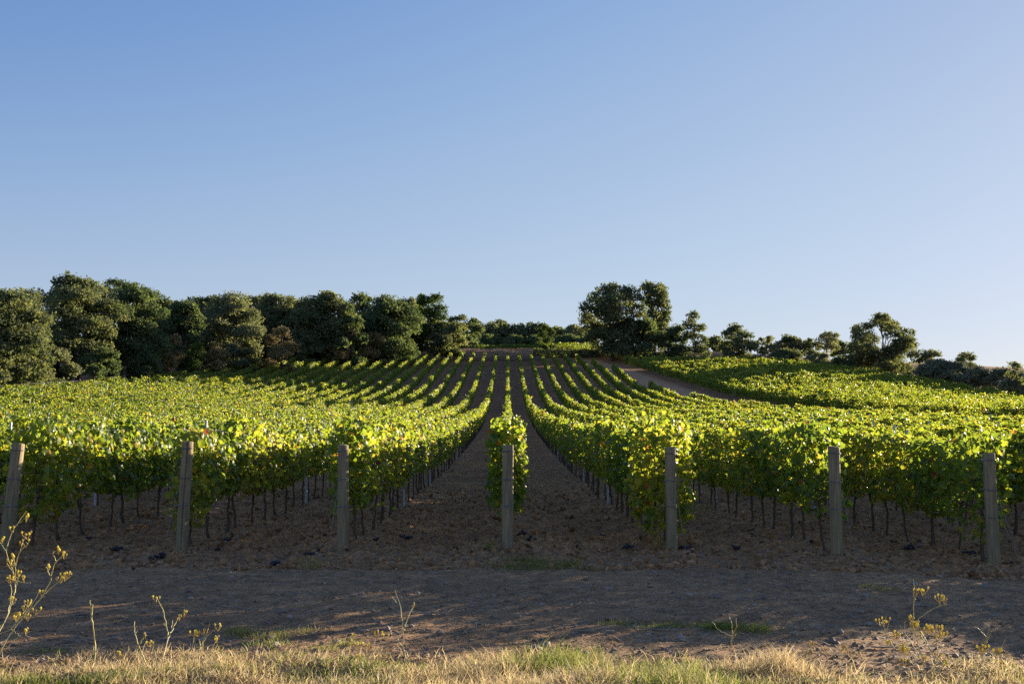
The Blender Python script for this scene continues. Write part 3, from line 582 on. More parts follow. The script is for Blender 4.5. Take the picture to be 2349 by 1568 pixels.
tree('slim pointed oak right of the big pair', 1590, 714, 78, 208, seed=145, low=.1, dens=9, leaf=.3, shape=[(0, .86, .42), (-.3, .70, .45), (.4, .62, .45), (-.25, .48, .5), (.55, .42, .42), (.1, .25, .55), (.5, .18, .45), (-.45, .2, .45)], group='big oaks on the crest')
tree('dark rounded oak standing apart right of the slim oak', 1690, 737, 84, 206, seed=146, low=.02, nl=10, shape=[(0, .84, .45), (-.35, .62, .5), (.40, .62, .48), (-.55, .36, .45), (.55, .36, .46), (0, .4, .6), (-.4, .15, .5), (.4, .15, .5)])
tree('small bush leaning on the right side of the dark rounded oak', 1743, 776, 42, 205, seed=147, name='bush', nl=6, low=.03, cat='bush')
tree('bluish far tree between slim oak and rounded oak', 1638, 770, 60, 258, seed=148, low=.03, group=GC)
GT = 'bluish tree line behind the right block'
for i, (xd, yt, wp) in enumerate(((1770, 772, 60), (1812, 770, 70), (1855, 778, 60), (1930, 780, 60))):
    tree(['far oak at the left end of the bluish tree line', 'second far oak of the bluish tree line', 'far oak left of the open-crowned tree', 'far oak tucked behind the wide open oak'][i], xd, yt, wp, 240, group=GT, seed=150+i, nl=8, low=.03, dens=9, leaf=.34)
tree('open-crowned small tree rising over the bluish tree line', 1896, 760, 62, 225, seed=155, nl=8, low=.35, dens=6, leaf=.3, fill=.08, name='broadleaf_tree')
tree('wide domed oak, the largest crown on the right slope', 2022, 719, 180, 194, seed=157, leaf=.27, dens=9, fill=.05, flat=.85,
     shape=[(-.78, .42, .24), (-.62, .60, .26), (-.40, .76, .26), (-.12, .86, .26), (.16, .88, .26), (.42, .80, .26), (.64, .66, .26), (.80, .48, .24), (-.7, .24, .28), (.72, .28, .28), (-.45, .42, .28), (-.2, .60, .26), (.12, .68, .24), (.42, .54, .28), (.5, .3, .3), (-.42, .18, .32), (-.14, .38, .2), (.15, .12, .32), (-.15, .1, .3), (.62, .12, .3), (-.7, .08, .3), (-.1, .47, .28), (.24, .40, .32), (-.38, .30, .36), (.02, .26, .36), (.5, .44, .3), (-.58, .44, .3)])
GG = 'grey-green scrub bushes at the right edge of the hill'
for i, (xd, yt, wp, D) in enumerate(((2118, 838, 60, 181), (2142, 822, 70, 182), (2160, 826, 80, 178), (2200, 832, 80, 174), (2245, 842, 80, 170), (2290, 846, 70, 166), (2330, 856, 80, 160), (2370, 860, 80, 156), (1965, 845, 60, 186), (1925, 822, 60, 196), (1870, 805, 80, 200), (1800, 802, 90, 205))):
    tree(['lowest scrub bush touching the right side of the wide domed oak', 'scrub bush right of the wide domed oak, below the dark small crown', 'scrub bush on the slope left of the flat-topped tree', 'scrub bush below the flat-topped tree', 'scrub bush right of the flat-topped tree',
          'scrub bush midway between flat-topped tree and thin tree', 'scrub bush at the foot of the thin tree', 'scrub bush at the right frame edge', 'low dark scrub bush at the left foot of the wide domed oak', 'scrub bush left of the wide domed oak', 'scrub bush below the open-crowned tree', 'scrub bush below the bluish tree line'][i],
         xd, yt, wp, D, mat=('olive' if i < 8 else 'oak'), name='scrub_bush', group=GG, seed=170+i, nl=7, low=.05, dens=15, leaf=.24, cat='bush')
tree('dark small crown above scrub right of the wide domed oak', 2136, 803, 56, 190, seed=190, nl=7, low=.3, dens=9, name='small_tree')
tree('flat-topped small tree on the falling ridge', 2211, 808, 58, 184, seed=191, nl=7, low=.3, dens=10, name='small_tree')
tree('thin young tree near the right frame edge', 2326, 828, 46, 150, seed=192, nl=7, low=.25, dens=7, name='small_tree')

# dark hedge and dry grass bank on the crest
r = np.random.default_rng(31); mb = MB(); n = 5200; X = r.uniform(5.5, 20, n)
C = np.stack([X, 214+.7*r.standard_normal(n), terrain0(X, 0*X+214)+r.random(n)*(1.5+.6*vn(X, 0*X, 3))], -1)
mb.batch(place(T_FAR, C, r.standard_normal((n, 3)), np.array([0, -.5, .6])+.7*r.standard_normal((n, 3)), r.uniform(.18, .34, n)), T_FAR[1], np.clip(.35+.15*r.standard_normal(n), 0, 1))
tag(mb.obj('hedge', M['oak']), 'low dark hedge on the crest left of the big oak pair', 'hedge')
def blades(mb, P, h, width, r, t, lean=.35, top_w=.25):
    n = len(P); a = r.uniform(0, 2*math.pi, n); side = np.stack([np.cos(a), np.sin(a), 0*a], -1)*width[:, None]/2
    d = np.stack([r.normal(0, lean, n), r.normal(0, lean, n), np.ones(n)], -1); d = nrm(d); bend = np.stack([r.normal(0, .35, n), r.normal(0, .35, n), -.12-.2*r.random(n)], -1)
    m_ = P+d*h[:, None]*.55; e = P+d*h[:, None]+bend*h[:, None]*.6
    V = np.stack([P-side, P+side, m_-side*.75, m_+side*.75, e], 1)
    mb.batch(V, [(0, 1, 3), (0, 3, 2), (2, 3, 4)], t)
mb = MB(); n = 26000; X = r.uniform(-24, 8, n); D = r.uniform(209.5, 226, n); keep = X > np.interp(D, [209, 226], [-20, -24]); X, D = X[keep], D[keep]
P = np.stack([X, D, terrain0(X, D)-.05], -1); hh = (.5+.8*fbm(X*.5, D*.5, 8, 2))*r.uniform(.6, 1.2, len(X))
blades(mb, P, hh, np.full(len(X), .05), r, np.clip(.62+.15*r.standard_normal(len(X)), .4, 1), .25)
M['bank'] = leaf_mat('dry_bank_grass', [(0, (.18, .125, .09)), (.5, (.36, .255, .18)), (1, (.52, .39, .28))], None, .3, .6, .2)
tag(mb.obj('dry_grass_bank', M['bank']), 'bank of tall dry pinkish grass along the crest above the vine rows', 'grass', kind='stuff')

# ------------------------------------------------------------------ wire fence along the left wood
fp = [(95, 1157/3.67+640), (288, 940), (372, 937), (545, 893), (640, 893)]
fpts = []
for xs, D in ((-52.6, 98), (-52.4, 109), (-52.0, 121), (-51.2, 133), (-50.0, 146), (-47.5, 158), (-45.0, 170)):
    fpts.append((xs, D, float(terrain0(xs, D))))
root = empty('wire_fence', fpts[0]); tag(root, 'wire fence on low wooden stakes along the foot of the left wood', 'fence')
for i, p in enumerate(fpts):
    pb = MB(); pb.tube([(p[0], p[1], p[2]-.2), (p[0]+.03, p[1], p[2]+1.0), (p[0]+.05, p[1], p[2]+2.0)], [.09, .085, .08], 8); pb.obj('post', M['post'], root, off=fpts[0])
for hz in (1.3, 1.8):
    wb = MB(); wb.tube([(p[0], p[1], p[2]+hz+(.06 if i % 2 else -.06)) for i, p in enumerate(fpts)], .018, 5); wb.obj('wire', M['wire'], root, off=fpts[0])

# ------------------------------------------------------------------ things lying on the soil
def stone_verts(r, sx, sy, sz):
    u = []; 
    for i in range(5):
        la = -math.pi/2+math.pi*(i+.5)/5
        for j in range(8): u.append((math.cos(la)*math.cos(j*math.pi/4+i*.3), math.cos(la)*math.sin(j*math.pi/4+i*.3), math.sin(la)))
    u = np.array(u+[(0, 0, -1), (0, 0, 1)]); f = np.sign(u)*np.abs(u)**.8*(1+.16*r.standard_normal((len(u), 1)))
    F = [(i*8+j, i*8+(j+1) % 8, (i+1)*8+(j+1) % 8, (i+1)*8+j) for i in range(4) for j in range(8)]
    return f*np.array([sx, sy, sz]), F, [(40, (j+1) % 8, j) for j in range(8)]+[(41, 32+j, 32+(j+1) % 8) for j in range(8)]
STONES = [(437, 1372, .05, .95, 'pale stone by the middle of the track, left part'), (100, 1285, .09, .55, 'flat pinkish stone near the leaning far left post'), (1935, 1257, .075, 1.0, 'white stone left of the second right wooden post foot'), (2098, 1340, .065, .97, 'bluish white stone behind the tallest right weed stem'),
    (2105, 1389, .06, .9, 'flat bluish stone at the right weed'), (2246, 1389, .05, 1.0, 'small round white stone right of the yellow weed'), (1975, 1405, .07, .7, 'pinkish stone on the track left of the yellow weed'), (1993, 1432, .045, .95, 'small white pebble on the track left of the yellow weed'),
    (1750, 1370, .075, .4, 'brown rounded stone on the track below the second right post'), (1645, 1370, .08, .45, 'grey brown stone alone on the track right of centre'), (1188, 1415, .055, .75, 'pink stone on the track just right of the central post line'), (1243, 1385, .035, 1.0, 'tiny white pebble on the track right of the central post'),
    (1250, 1483, .10, .8, 'pale broken stone at the grass edge near the middle'), (1228, 1492, .09, .65, 'grey stone beside the pale broken stone at the grass edge'), (2462*.9176, 1347, .11, .6, 'large buff stone low on the right of the track'), (1440, 1402, .05, .9, 'thin white stone slab right of the pale crooked stick'),
    (2110, 1252, .08, .7, 'wide flat stone left of the third right wooden post'), (1575, 1345, .06, .6, 'dull stone on the track below the first right post'), (1955, 1268, .05, .6, 'dark stone at the guy wire of the second right post'), (1490, 1345, .05, .55, 'small brown stone below the pale crooked stick')]
for i, (xd, yd, q, t, lab) in enumerate(STONES):
    x, D, z = on_ground(xd, yd); rr = np.random.default_rng(300+i); q *= .72; t = t*.8; V, F4, F3 = stone_verts(rr, q*.85, q*.7, q*.42)
    mb = MB(); mb.add(V, F4, t); mb.add(V, F3, t); o = mb.obj('stone', M['stone'], smooth=True); o.location = (x, D, z+q*.14); o.rotation_euler = (rr.normal(0, .2), rr.normal(0, .2), rr.uniform(0, 6)); tag(o, lab, 'stone', 'single stones lying on the track')
ico = np.array([(0, 0, 1), (.89, 0, .45), (.28, .85, .45), (-.72, .53, .45), (-.72, -.53, .45), (.28, -.85, .45), (.72, .53, -.45), (-.28, .85, -.45), (-.89, 0, -.45), (-.28, -.85, -.45), (.72, -.53, -.45), (0, 0, -1)])
icf = [(0, 1, 2), (0, 2, 3), (0, 3, 4), (0, 4, 5), (0, 5, 1), (1, 6, 2), (2, 7, 3), (3, 8, 4), (4, 9, 5), (5, 10, 1), (6, 7, 2), (7, 8, 3), (8, 9, 4), (9, 10, 5), (10, 6, 1), (11, 7, 6), (11, 8, 7), (11, 9, 8), (11, 10, 9), (11, 6, 10)]
# gravel and crumbs of soil
r = np.random.default_rng(17); mb = MB(); n = 15000; D = 7.0+19*r.random(n)**1.2; X = r.uniform(-1, 1, n)*(D*.53+.8); q = np.exp(r.normal(-4.35, .5, n)); q = np.clip(q, .006, .05)
oc_ = np.array([(1, 0, 0), (.3, .95, 0), (-.8, .6, .1), (-.8, -.6, 0), (.3, -.95, .1), (.1, .1, .75), (0, 0, -.6)]); OF_ = [(0, 1, 5), (1, 2, 5), (2, 3, 5), (3, 4, 5), (4, 0, 5), (1, 0, 6), (2, 1, 6), (3, 2, 6), (4, 3, 6), (0, 4, 6)]; oc, OF = ico*.9, icf
a = r.uniform(0, 6.28, n); V = oc[None]*(1+.22*r.standard_normal((n, 12, 1)))*np.stack([q, q*r.uniform(.6, 1, n), q*r.uniform(.4, .75, n)], -1)[:, None]
V = np.stack([V[..., 0]*np.cos(a)[:, None]-V[..., 1]*np.sin(a)[:, None], V[..., 0]*np.sin(a)[:, None]+V[..., 1]*np.cos(a)[:, None], V[..., 2]], -1)+np.stack([X, D, terrain(X, D)+q*.15], -1)[:, None]
mb.batch(V, OF, np.clip(.38+.2*r.standard_normal(n), 0, .95)); tag(mb.obj('gravel', M['stone']), 'small gravel stones strewn over the track and soil', 'gravel', kind='stuff')
mb = MB(); n = 26000; D = 13.0+17*r.random(n)**1.5; X = r.uniform(-1, 1, n)*(D*.53+.8); q = np.clip(np.exp(r.normal(-4.05, .6, n)), .010, .06)
a = r.uniform(0, 6.28, n); V = oc[None]*(1+.3*r.standard_normal((n, 12, 1)))*np.stack([q, q*r.uniform(.6, 1, n), q*r.uniform(.6, 1.1, n)], -1)[:, None]
V = np.stack([V[..., 0]*np.cos(a)[:, None]-V[..., 1]*np.sin(a)[:, None], V[..., 0]*np.sin(a)[:, None]+V[..., 1]*np.cos(a)[:, None], V[..., 2]], -1)+np.stack([X, D, terrain(X, D)+q*.2], -1)[:, None]
mb.batch(V, OF, np.clip(.5+.22*r.standard_normal(n), 0, 1)); tag(mb.obj('soil_clods', M['clod']), 'dark clods of tilled soil under the vines', 'soil', kind='stuff')
# straw, bits of cut stalk and dead leaves
mb = MB(); n = 22000; D = 6.6+13*r.random(n)**1.5; X = r.uniform(-1, 1, n)*(D*.53+.8); L = r.uniform(.02, .13, n); a = r.normal(0, .9, n); wd = r.uniform(.0015, .0045, n)
dx = np.stack([np.cos(a)*L/2, np.sin(a)*L/2, r.normal(0, .1, n)*L], -1); sx_ = np.stack([-np.sin(a), np.cos(a), .4+0*a], -1)*wd[:, None]; P = np.stack([X, D, terrain(X, D)+.012], -1)
mid = r.normal(0, .12, (n, 1))*L[:, None]*np.stack([-np.sin(a), np.cos(a), .3+0*a], -1)
V = np.stack([P-dx-sx_, P-dx+sx_, P+mid+sx_, P+mid-sx_, P+dx+sx_*.5, P+dx-sx_*.5], 1)
mb.batch(V, [(0, 1, 2, 3), (3, 2, 4, 5)], np.clip(r.normal(.45, .28, n), 0, 1)); tag(mb.obj('straw_litter', M['straw']), 'bits of dry straw and cut stalks scattered on the track', 'straw', kind='stuff')
mb = MB(); n = 1500; kx = r.integers(-8, 9, n)*2.4+r.normal(0, .45, n); D = 14.4+26*r.random(n)**1.5; P = np.stack([kx, D, terrain(kx, D)+.025], -1)
mb.batch(place(T_NEAR, P, r.standard_normal((n, 3))*np.array([1, 1, .3]), np.array([0, 0, 1])+.45*r.standard_normal((n, 3)), r.uniform(.05, .1, n)), T_NEAR[1], np.clip(r.normal(.4, .25, n), 0, 1))
tag(mb.obj('fallen_leaves', M['deadleaf']), 'orange-brown fallen vine leaves on the soil under the rows', 'leaves', kind='stuff')
# dropped grape bunches
def bunch_mesh(seed):
    rr = np.random.default_rng(seed); n = 60; P = [np.array([0, 0, .02])]
    for k_ in range(n-1):
        dv = nrm(rr.standard_normal(3)*np.array([1.5, 1, .7])); q_ = P[rr.integers(max(0, len(P)-14), len(P))] + dv*.0165
        q_[2] = min(abs(q_[2]-.01)+.01, .075); P.append(q_)
    P = np.array(P); P -= np.array([P[:, 0].mean(), P[:, 1].mean(), 0])
    mb = MB(); mb.batch(P[:, None]+ico[None]*rr.uniform(.0105, .014, n)[:, None, None], icf, np.full(n, .5)); mb.tube([P[20], P[20]+np.array([.02, .01, .03]), P[20]+np.array([.05, .03, .04])], .003, 5); return mb.mesh('grape_bunch', M['grape'], True)
BM = [bunch_mesh(400+i) for i in range(6)]
BUN = [(520, 1240, 'small dark grape bunch right of the split post foot'), (500, 1262, 'dark grape bunch touching the split post foot'), (345, 1284, 'large dark grape bunch left of the split post'), (372, 1281, 'dark grape bunch between the large one and the split post'), (305, 1306, 'dark grape bunch on the track before the split post'),
    (268, 1262, 'thin dark grape bunch far left of the split post'), (205, 1235, 'dark grape bunch between the leaning and the split post'), (712, 1272, 'wide dark grape bunch left of the first left post'), (735, 1264, 'dark grape bunch close beside the first left post'), (862, 1240, 'dark grape bunch right of the first left post foot'), (630, 1297, 'dark grape bunch alone on the track left of the first left post'), (795, 1262, 'dark grape bunch hidden behind the first left post foot'),
    (930, 1235, 'dark grape bunch between the first left and the central post'), (1090, 1240, 'dark grape bunch left of the central post'), (1200, 1225, 'dark grape bunch right behind the central post'), (1218, 1240, 'dark grape bunch right of the central post above the green weeds'), (1325, 1255, 'dark grape bunch above the right end of the green weeds'), (1440, 1258, 'dark grape bunch left of the first right post'), (1380, 1228, 'dark grape bunch between central and first right post'),
    (1570, 1258, 'dark grape bunch right of the first right post foot'), (1590, 1270, 'dark grape bunch on the track right of the first right post'), (1690, 1260, 'dark grape bunch midway between first and second right posts'), (1865, 1245, 'dark grape bunch left of the second right post'), (2165, 1215, 'dark grape bunch in the soil behind and right of the second right post'), (2222, 1270, 'dark grape bunch at the foot of the third right post'), (2320, 1290, 'dark grape bunch at the guy wire right of the third right post'), (2085, 1260, 'dark grape bunch between second and third right posts'), (1312, 1188, 'dark grape bunch far back in the aisle right of the centre row')]
for i, (xd, yd, lab) in enumerate(BUN):
    x, D, z = on_ground(xd, yd); o = bpy.data.objects.new('grape_bunch', BM[i % 6]); COL.objects.link(o); o.location = (x, D, z); o.rotation_euler = (0, 0, i*1.3); s_ = 1+.35*math.sin(i*2.7); o.scale = (s_*1.15, s_, s_); tag(o, lab, 'grapes', 'dropped grape bunches on the soil')
# twigs
TW = [(1316, 1392, .36, .35, 'pale crooked stick lying on the track right of centre'), (1010, 1408, .55, .15, 'long thin twig on the track left of the central post line'), (2080, 1315, .6, -.35, 'long thin twig across the dry green tuft on the right'), (560, 1395, .5, -.2, 'branched grey twig on the left of the track'), (310, 1455, .45, .1, 'bleached twig lying near the grass edge on the left'),
      (1510, 1445, .5, -.35, 'thin brown twig by the green grass patch'), (2070, 1490, .45, -.4, 'bleached stick at the grass edge beside the yellow weed'), (1345, 1350, .4, .1, 'grey stick on the track below the green weeds'), (1500, 1215, .3, .9, 'bleached vine cutting left of the first right post'), (900, 1445, .5, .1, 'dark stick near the bare upright stalk')]
for i, (xd, yd, L_, an, lab) in enumerate(TW):
    x, D, z = on_ground(xd, yd); rr = np.random.default_rng(500+i); p = np.linspace(-.5, .5, 9); k_ = np.cumsum(rr.normal(0, .02, 9))*L_*1.6
    P = np.stack([p*L_*math.cos(an)-k_*math.sin(an), p*L_*math.sin(an)+k_*math.cos(an), 0*p], -1)+np.array([x, D, 0]); P[:, 2] = terrain(P[:, 0], P[:, 1])+.012
    mb = MB(); mb.tube(P, np.linspace(.007, .0035, 9), 6)
    for q in (3, 5): mb.tube([P[q], P[q]+np.array([.04*math.cos(an+.7), .04*math.sin(an+.7), .012]), P[q]+np.array([.09*math.cos(an+.8), .09*math.sin(an+.8), .02])], [.004, .003, .002], 5)
    o = mb.obj('twig', M['twig'], smooth=True, off=(x, D, z)); tag(o, lab, 'twig', 'dry twigs on the track')

# ------------------------------------------------------------------ grass strip along the bottom and green tufts
r = np.random.default_rng(23); mb = MB()
n = 150000; D = 5.4+3.2*r.random(n); X = r.uniform(-1, 1, n)*(D*.53+.5)
edge = 7.12 - .22*sst(2.0, 3.2, X) + .75*(fbm(X*.8+4, 0*X, 51, 3)-.5)*2 + .35*sst(.3, -2.5, X)*sst(-4.5, -2, X)
dd = edge-D; cov = sst(-.6, .7, dd)*(.05+1.2*fbm(X*2.2, D*2.2, 53, 3)); keep = r.random(n) < cov
X, D, dd = X[keep], D[keep], dd[keep]; n = len(X)
gr = fbm(X*1.1+8, D*1.4, 57, 3); tall = fbm(X*1.7+3, D*2, 59, 2)
h = (.075+.12*sst(.42, .75, tall)*sst(-.2, .6, dd)*sst(-1.6, .2, X))*r.uniform(.4, 1.6, n)
t = np.where(gr+.16*r.standard_normal(n) > .66, r.uniform(.05, .42, n), np.clip(.74+.14*r.standard_normal(n), .45, 1))
blades(mb, np.stack([X, D, terrain(X, D)-.006], -1), h, r.uniform(.0035, .0085, n), r, t, .9)
tag(mb.obj('dry_grass', M['grass']), 'sunlit dry straw-coloured grass along the near edge of the track', 'grass', kind='stuff')
def tuft(label, pts, seed, tl, th, hs=(.05, .16), n=500, name='grass_tuft', lean=.6, width=(.003, .006)):
    rr = np.random.default_rng(seed); mb = MB(); org = None
    for (xd, yd, sp) in pts:
        x, D, z = on_ground(xd, yd); org = org or (x, D, z)
        X = x+rr.normal(0, sp*.8, n); DD = D+rr.normal(0, sp*.5, n)
        blades(mb, np.stack([X, DD, terrain(X, DD)-.005], -1), rr.uniform(*hs, n), rr.uniform(*width, n), rr, rr.uniform(tl, th, n), lean)
    o = mb.obj(name if len(pts) < 2 else 'grass_patch', M['grass'], off=org)
    return tag(o, label, 'grass tuft', 'grass tufts on the track') if len(pts) < 2 else tag(o, label, 'grass', kind='stuff')
tuft('dark green leafy weed patch right of the central post foot', [(1215, 1288, .28), (1260, 1300, .3), (1190, 1305, .25), (1300, 1300, .2)], 1, 0, .3, (.04, .2), 260, 'weed_patch')
tuft('long green grass patch on the track right of the middle', [(1420, 1432, .16), (1500, 1438, .18), (1550, 1436, .16)], 2, .0, .34, (.02, .07), 300)
tuft('green grass tuft round the small pale weed right of the long patch', [(1680, 1440, .14), (1730, 1446, .14), (1640, 1442, .1)], 3, .02, .3, (.04, .11), 330)
tuft('sunlit green tuft at the left of the grass edge', [(565, 1462, .1), (610, 1478, .16), (545, 1452, .08)], 4, .15, .5, (.04, .12), 150)
tuft('sunlit green tuft left of the bare upright stalk', [(640, 1462, .1), (690, 1452, .14), (745, 1490, .13), (790, 1478, .08), (660, 1505, .14)], 5, .15, .55, (.03, .11), 120)
tuft('low green grass under the big left weed', [(90, 1492, .2), (130, 1495, .15)], 6, .05, .4, (.02, .06), 220)
tuft('dull dry-green tuft on the right of the track', [(1990, 1345, .12), (2030, 1352, .12)], 7, .1, .45, (.02, .06), 220)
tuft('tall bright straw tuft at the grass edge right of the middle', [(1780, 1540, .16), (1830, 1552, .2), (1740, 1550, .16), (1790, 1530, .08)], 8, .55, 1, (.05, .24), 420, lean=.8)
tuft('dry yellow tuft between the rows right of the first right post', [(1600, 1170, .25), (1625, 1165, .2)], 9, .35, .7, (.1, .3), 160)
tuft('pale grass stalk clump at the left of the first right post foot', [(1512, 1255, .05)], 10, .35, .7, (.15, .5), 60, lean=.15)
tuft('sparse green stalks left of the central post foot', [(1125, 1262, .06)], 11, .1, .5, (.1, .3), 50, lean=.2)
tuft('pale grass clump left of the first left post', [(712, 1305, .12)], 12, .2, .6, (.06, .25), 110, lean=.35)
tuft('bright green long-bladed tuft at the grass edge near the centre', [(1270, 1520, .14), (1320, 1530, .14), (1200, 1540, .14), (1290, 1545, .12)], 13, .1, .4, (.1, .26), 170)

# ------------------------------------------------------------------ tall weeds with yellow flower heads
def weed(label, conv, stems, flowers, D, seed, rad=.0040, dead=False, root_px=None, name='flowering_weed'):
    rr = np.random.default_rng(seed)
    def w(p): xd, yd = conv(p); return at(xd, yd, D)
    p0 = w(stems[0][0]); org = np.array([p0[0], D, float(terrain(p0[0], D))])
    root = empty(name, org); tag(root, label, 'weed', 'tall weeds on the verge')
    sb = MB(); ends = {}
    def depth(x, z): return .10*math.sin(x*7+seed)+.08*math.sin(z*9+seed*2)
    for si, st in enumerate(stems):
        P = np.array([w(p) for p in st]); t = np.linspace(0, 1, len(P)); u = np.linspace(0, 1, 4*len(P)); P = np.stack([np.interp(u, t, P[:, k]) for k in range(3)], -1)
        P += rr.normal(0, .0022, P.shape)
        P[:, 1] += [depth(p[0], p[2]) for p in P]
        if si == 0: P[0, 2] = min(P[0, 2], float(terrain(P[0, 0], P[0, 1]))-.02)
        r0 = rad*(1 if si < 2 else .72); sb.tube(P, np.linspace(r0, r0*.5, len(P)), 6)
    sb.obj('stem', M['stem'], root, smooth=True, off=org)
    for f in flowers:
        c = w(f); c[1] += depth(c[0], c[2]); fb = MB(); nh = rr.integers(3, 6)
        for k_ in range(nh):
            h = c+np.array([rr.normal(0, .014), rr.normal(0, .014), rr.normal(0, .007)]); m_ = 9; a = np.arange(m_)*2*math.pi/m_; q = rr.uniform(.005, .0075)
            ring = np.stack([q*np.cos(a), q*np.sin(a), .005*np.sin(a*4)+.004], -1); V = np.vstack([h+ring, h+ring*.62+np.array([0, 0, .010]), (h+np.array([0, 0, .010]))[None], (h-np.array([0, 0, .006]))[None]])
            F = [(j, (j+1) % m_, m_+(j+1) % m_) for j in range(m_)]+[(j, m_+(j+1) % m_, m_+j) for j in range(m_)]+[(m_+j, m_+(j+1) % m_, 2*m_) for j in range(m_)]+[((j+1) % m_, j, 2*m_+1) for j in range(m_)]
            fb.add(V, F, rr.uniform(0, .3) if (dead or rr.random() < .18) else rr.uniform(.4, 1))
            b0 = c+np.array([0, 0, -.035]); fb.tube(np.stack([b0, (b0+h)/2+np.array([0, 0, -.004]), h-np.array([0, 0, .008])]), .0016, 4, .25)
        fb.obj('flower_head', M['flower'], root, off=org)
    return root
c1 = lambda p: ((p[0]/3.416)*.9176, (1250+p[1]/3.416)*.9176)
weed('large branching weed with many yellow heads at the left frame edge', c1,
    [[(-60, 1640), (-40, 1300), (0, 1090), (40, 870), (75, 700), (85, 640), (82, 430), (130, 310), (165, 220), (245, 90)], [(0, 1330), (40, 1280), (120, 1130), (240, 960), (380, 810), (480, 620), (540, 510), (610, 435)], [(165, 220), (215, 175), (265, 140)], [(82, 430), (40, 375), (0, 350), (30, 335)], [(85, 640), (60, 560), (52, 522)],
     [(85, 640), (100, 560), (130, 545)], [(75, 700), (160, 540), (250, 420), (290, 340), (325, 265)], [(250, 420), (345, 350), (322, 335)], [(150, 550), (165, 455)], [(-60, 1200), (-20, 1150), (120, 1090), (190, 1000), (260, 920), (350, 760)], [(540, 510), (540, 410), (575, 402)], [(465, 640), (460, 545)], [(380, 800), (450, 740), (530, 680), (600, 655)],
     [(120, 1090), (200, 1110), (270, 1130)], [(-40, 1090), (0, 1060), (100, 1020), (150, 980)], [(190, 1000), (250, 990), (265, 978)], [(15, 980), (15, 760), (5, 740), (20, 695)], [(40, 870), (100, 700), (170, 705), (265, 702)], [(240, 960), (300, 930), (325, 925)], [(120, 1230), (200, 1160), (290, 1085)], [(190, 1000), (220, 930), (235, 868)], [(530, 680), (540, 655)], [(450, 740), (430, 760), (392, 778)]],
    [(265, 138), (150, 222), (32, 330), (52, 522), (115, 545), (325, 268), (325, 333), (170, 455), (610, 440), (577, 403), (470, 548), (570, 640), (540, 655), (590, 625), (392, 775), (235, 865), (215, 915), (325, 925), (265, 977), (150, 982), (130, 992), (288, 1080), (20, 692), (210, 662), (40, 868), (150, 622), (105, 655)], 6.75, 1)
c4 = lambda p: ((2180+p[0]/5.426)*.9176, (1420+p[1]/5.426)*.9176)
weed('bushy weed with bright yellow heads at the right of the verge', c4,
    [[(770, 1330), (760, 1250), (690, 720), (640, 470), (600, 310), (580, 150)], [(900, 1330), (880, 1150), (740, 750), (850, 600), (935, 520), (1010, 480)], [(640, 470), (655, 340), (700, 312)], [(935, 520), (935, 430), (960, 415)], [(935, 430), (905, 388)], [(620, 1330), (580, 1270), (400, 1120), (290, 960), (180, 890)], [(290, 960), (270, 830), (190, 750)], [(270, 830), (290, 690)], [(320, 980), (350, 760)],
     [(760, 1330), (720, 1220), (640, 1010), (510, 830)], [(560, 1130), (440, 990), (430, 962)], [(870, 1200), (850, 1100), (740, 830), (700, 790)], [(930, 1250), (950, 1130), (960, 960), (985, 950)], [(960, 1130), (1000, 1050), (1100, 930)], [(850, 1100), (830, 930), (870, 860)], [(700, 1260), (640, 1200), (560, 1120)], [(880, 1150), (960, 980), (950, 845)], [(740, 1200), (750, 900)], [(600, 1250), (600, 1000), (680, 850)], [(690, 720), (650, 715)], [(640, 1270), (610, 1100), (590, 760)], [(980, 1280), (1060, 1110)]],
    [(625, 312), (700, 310), (905, 386), (965, 415), (190, 745), (240, 745), (430, 960), (500, 958), (720, 800), (690, 742), (650, 716), (760, 812), (985, 950), (1030, 912), (1095, 912), (870, 860), (902, 882), (880, 822), (950, 842), (992, 842), (540, 1130), (580, 1170), (505, 1132), (760, 1252), (960, 1200), (980, 1262), (350, 1060), (680, 850), (500, 1290), (810, 950)], 6.6, 2, .0034)
weed('low sprawling yellow weed at the right frame edge', c4,
    [[(1500, 1400), (1510, 1160), (1440, 1060)], [(1510, 1160), (1620, 1170), (1740, 1260), (1800, 1330)], [(1510, 1160), (1400, 1250)], [(1700, 1240), (1780, 1150)], [(1780, 1350), (1850, 1200), (1890, 960)], [(1850, 1200), (1980, 1290), (2000, 1180)], [(1490, 1060), (1480, 900), (1265, 735)], [(1500, 1000), (1515, 800)], [(1470, 1000), (1465, 690)]],
    [(1430, 1070), (1490, 1042), (1770, 1150), (1830, 1150), (1870, 1200), (1880, 1345), (1920, 1350)], 6.6, 3, .0034)
c2 = lambda p: ((640+p[0]/3.67)*.9176, (1282+p[1]/3.67)*.9176)
weed('bare upright stalk with one side branch left of the central post line', c2, [[(1388, 1420), (1385, 1320), (1370, 1200), (1375, 1050), (1345, 860), (1285, 700)], [(1375, 1050), (1410, 930), (1445, 840)], [(1370, 1200), (1310, 1080), (1255, 1020)], [(1300, 800), (1250, 750)]], [(1445, 832)], 7.3, 4, .0042, True, name='dry_weed')
weed('small yellow-headed weed left of the bare upright stalk', c2, [[(1060, 1400), (1080, 1290), (1110, 1200), (1120, 1090)], [(1100, 1240), (1190, 1095)], [(1080, 1290), (1040, 1190)], [(1060, 1330), (910, 1110)]], [(1125, 1080), (1195, 1090), (1050, 1180), (970, 1175), (905, 1110), (960, 1285)], 7.4, 5, .003)
c0 = lambda p: ((p[0]/3.67)*.9176, (1282+p[1]/3.67)*.9176)
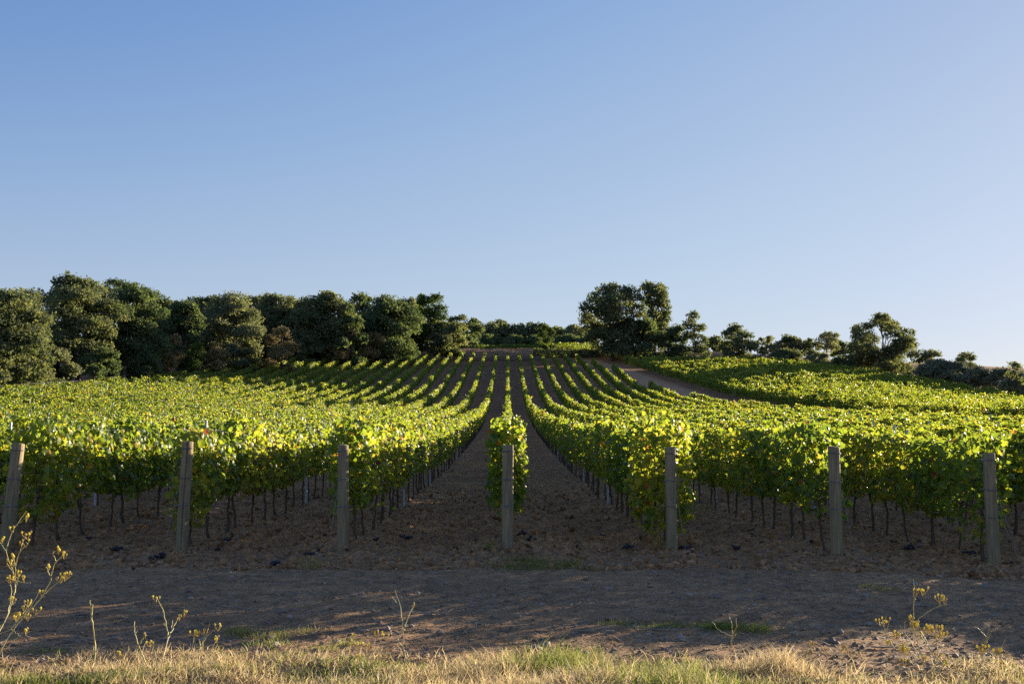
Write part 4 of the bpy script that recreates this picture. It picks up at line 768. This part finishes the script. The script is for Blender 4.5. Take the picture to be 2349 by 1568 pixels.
weed('single straight dry stalk between the left weeds', c0, [[(868, 1440), (870, 1390), (905, 1000), (922, 850), (920, 760)], [(905, 1000), (940, 800)], [(870, 1390), (880, 1270), (950, 1222)]], [], 7.0, 6, .0055, True, name='dry_weed')
weed('short forked dry weed with bent tip', c0, [[(1310, 1500), (1300, 1450), (1260, 1220), (1230, 1100), (1212, 1000)], [(1260, 1220), (1310, 1150), (1350, 1110)], [(1230, 1110), (1255, 1080)], [(1290, 1400), (1200, 1280)]], [(1352, 1105)], 6.9, 7, .005, True, name='dry_weed')
weed('taller forked weed with a yellow head on its left tip', c0, [[(1550, 1470), (1560, 1380), (1580, 1120), (1540, 1020), (1490, 900), (1435, 770)], [(1580, 1120), (1610, 1030), (1640, 960), (1695, 895)], [(1530, 1030), (1500, 1000)], [(1490, 900), (1497, 885)], [(1600, 1060), (1592, 980)], [(1550, 1400), (1480, 1240), (1400, 1170)]], [(1435, 770), (1692, 900), (1650, 940), (1400, 1168)], 7.0, 8, .005)
weed('thin pale weed cluster right of the tall forked weed', c0, [[(1700, 1480), (1700, 1400), (1740, 1250), (1760, 1110)], [(1760, 1440), (1790, 1280), (1890, 1030)], [(1660, 1430), (1670, 1200)], [(1790, 1280), (1860, 1150), (1945, 1075)], [(1840, 1400), (1930, 1190)]], [(1760, 1105), (1830, 1100), (1790, 1108), (1950, 1068), (1930, 1185), (1030, 1320)], 7.1, 9, .0038)
c3 = lambda p: ((1280+p[0]/3.67)*.9176, (1282+p[1]/3.67)*.9176)
weed('slender pale green weed before the right green tuft', c3, [[(2025, 1340), (2020, 1260), (2025, 1120), (2005, 1000), (1980, 940)], [(2022, 1120), (2050, 1040), (2030, 935)], [(2025, 1140), (1900, 1080), (1850, 1000)], [(2020, 1180), (2060, 1090)]], [], 8.0, 10, .0045, name='slender_weed')
c5 = lambda p: ((1920+p[0]/3.67)*.9176, (1282+p[1]/3.67)*.9176)
weed('small dry seed-headed weed between straw tuft and yellow weed', c5, [[(420, 1480), (440, 1330), (415, 1200)], [(360, 1470), (340, 1320), (350, 1250)], [(690, 1480), (640, 1350), (580, 1240)], [(690, 1400), (690, 1250)], [(740, 1460), (765, 1290)], [(820, 1440), (855, 1290)]], [(420, 1195), (355, 1255), (535, 1255), (680, 1245), (720, 1250), (765, 1285), (855, 1285)], 6.9, 11, .0034, True)
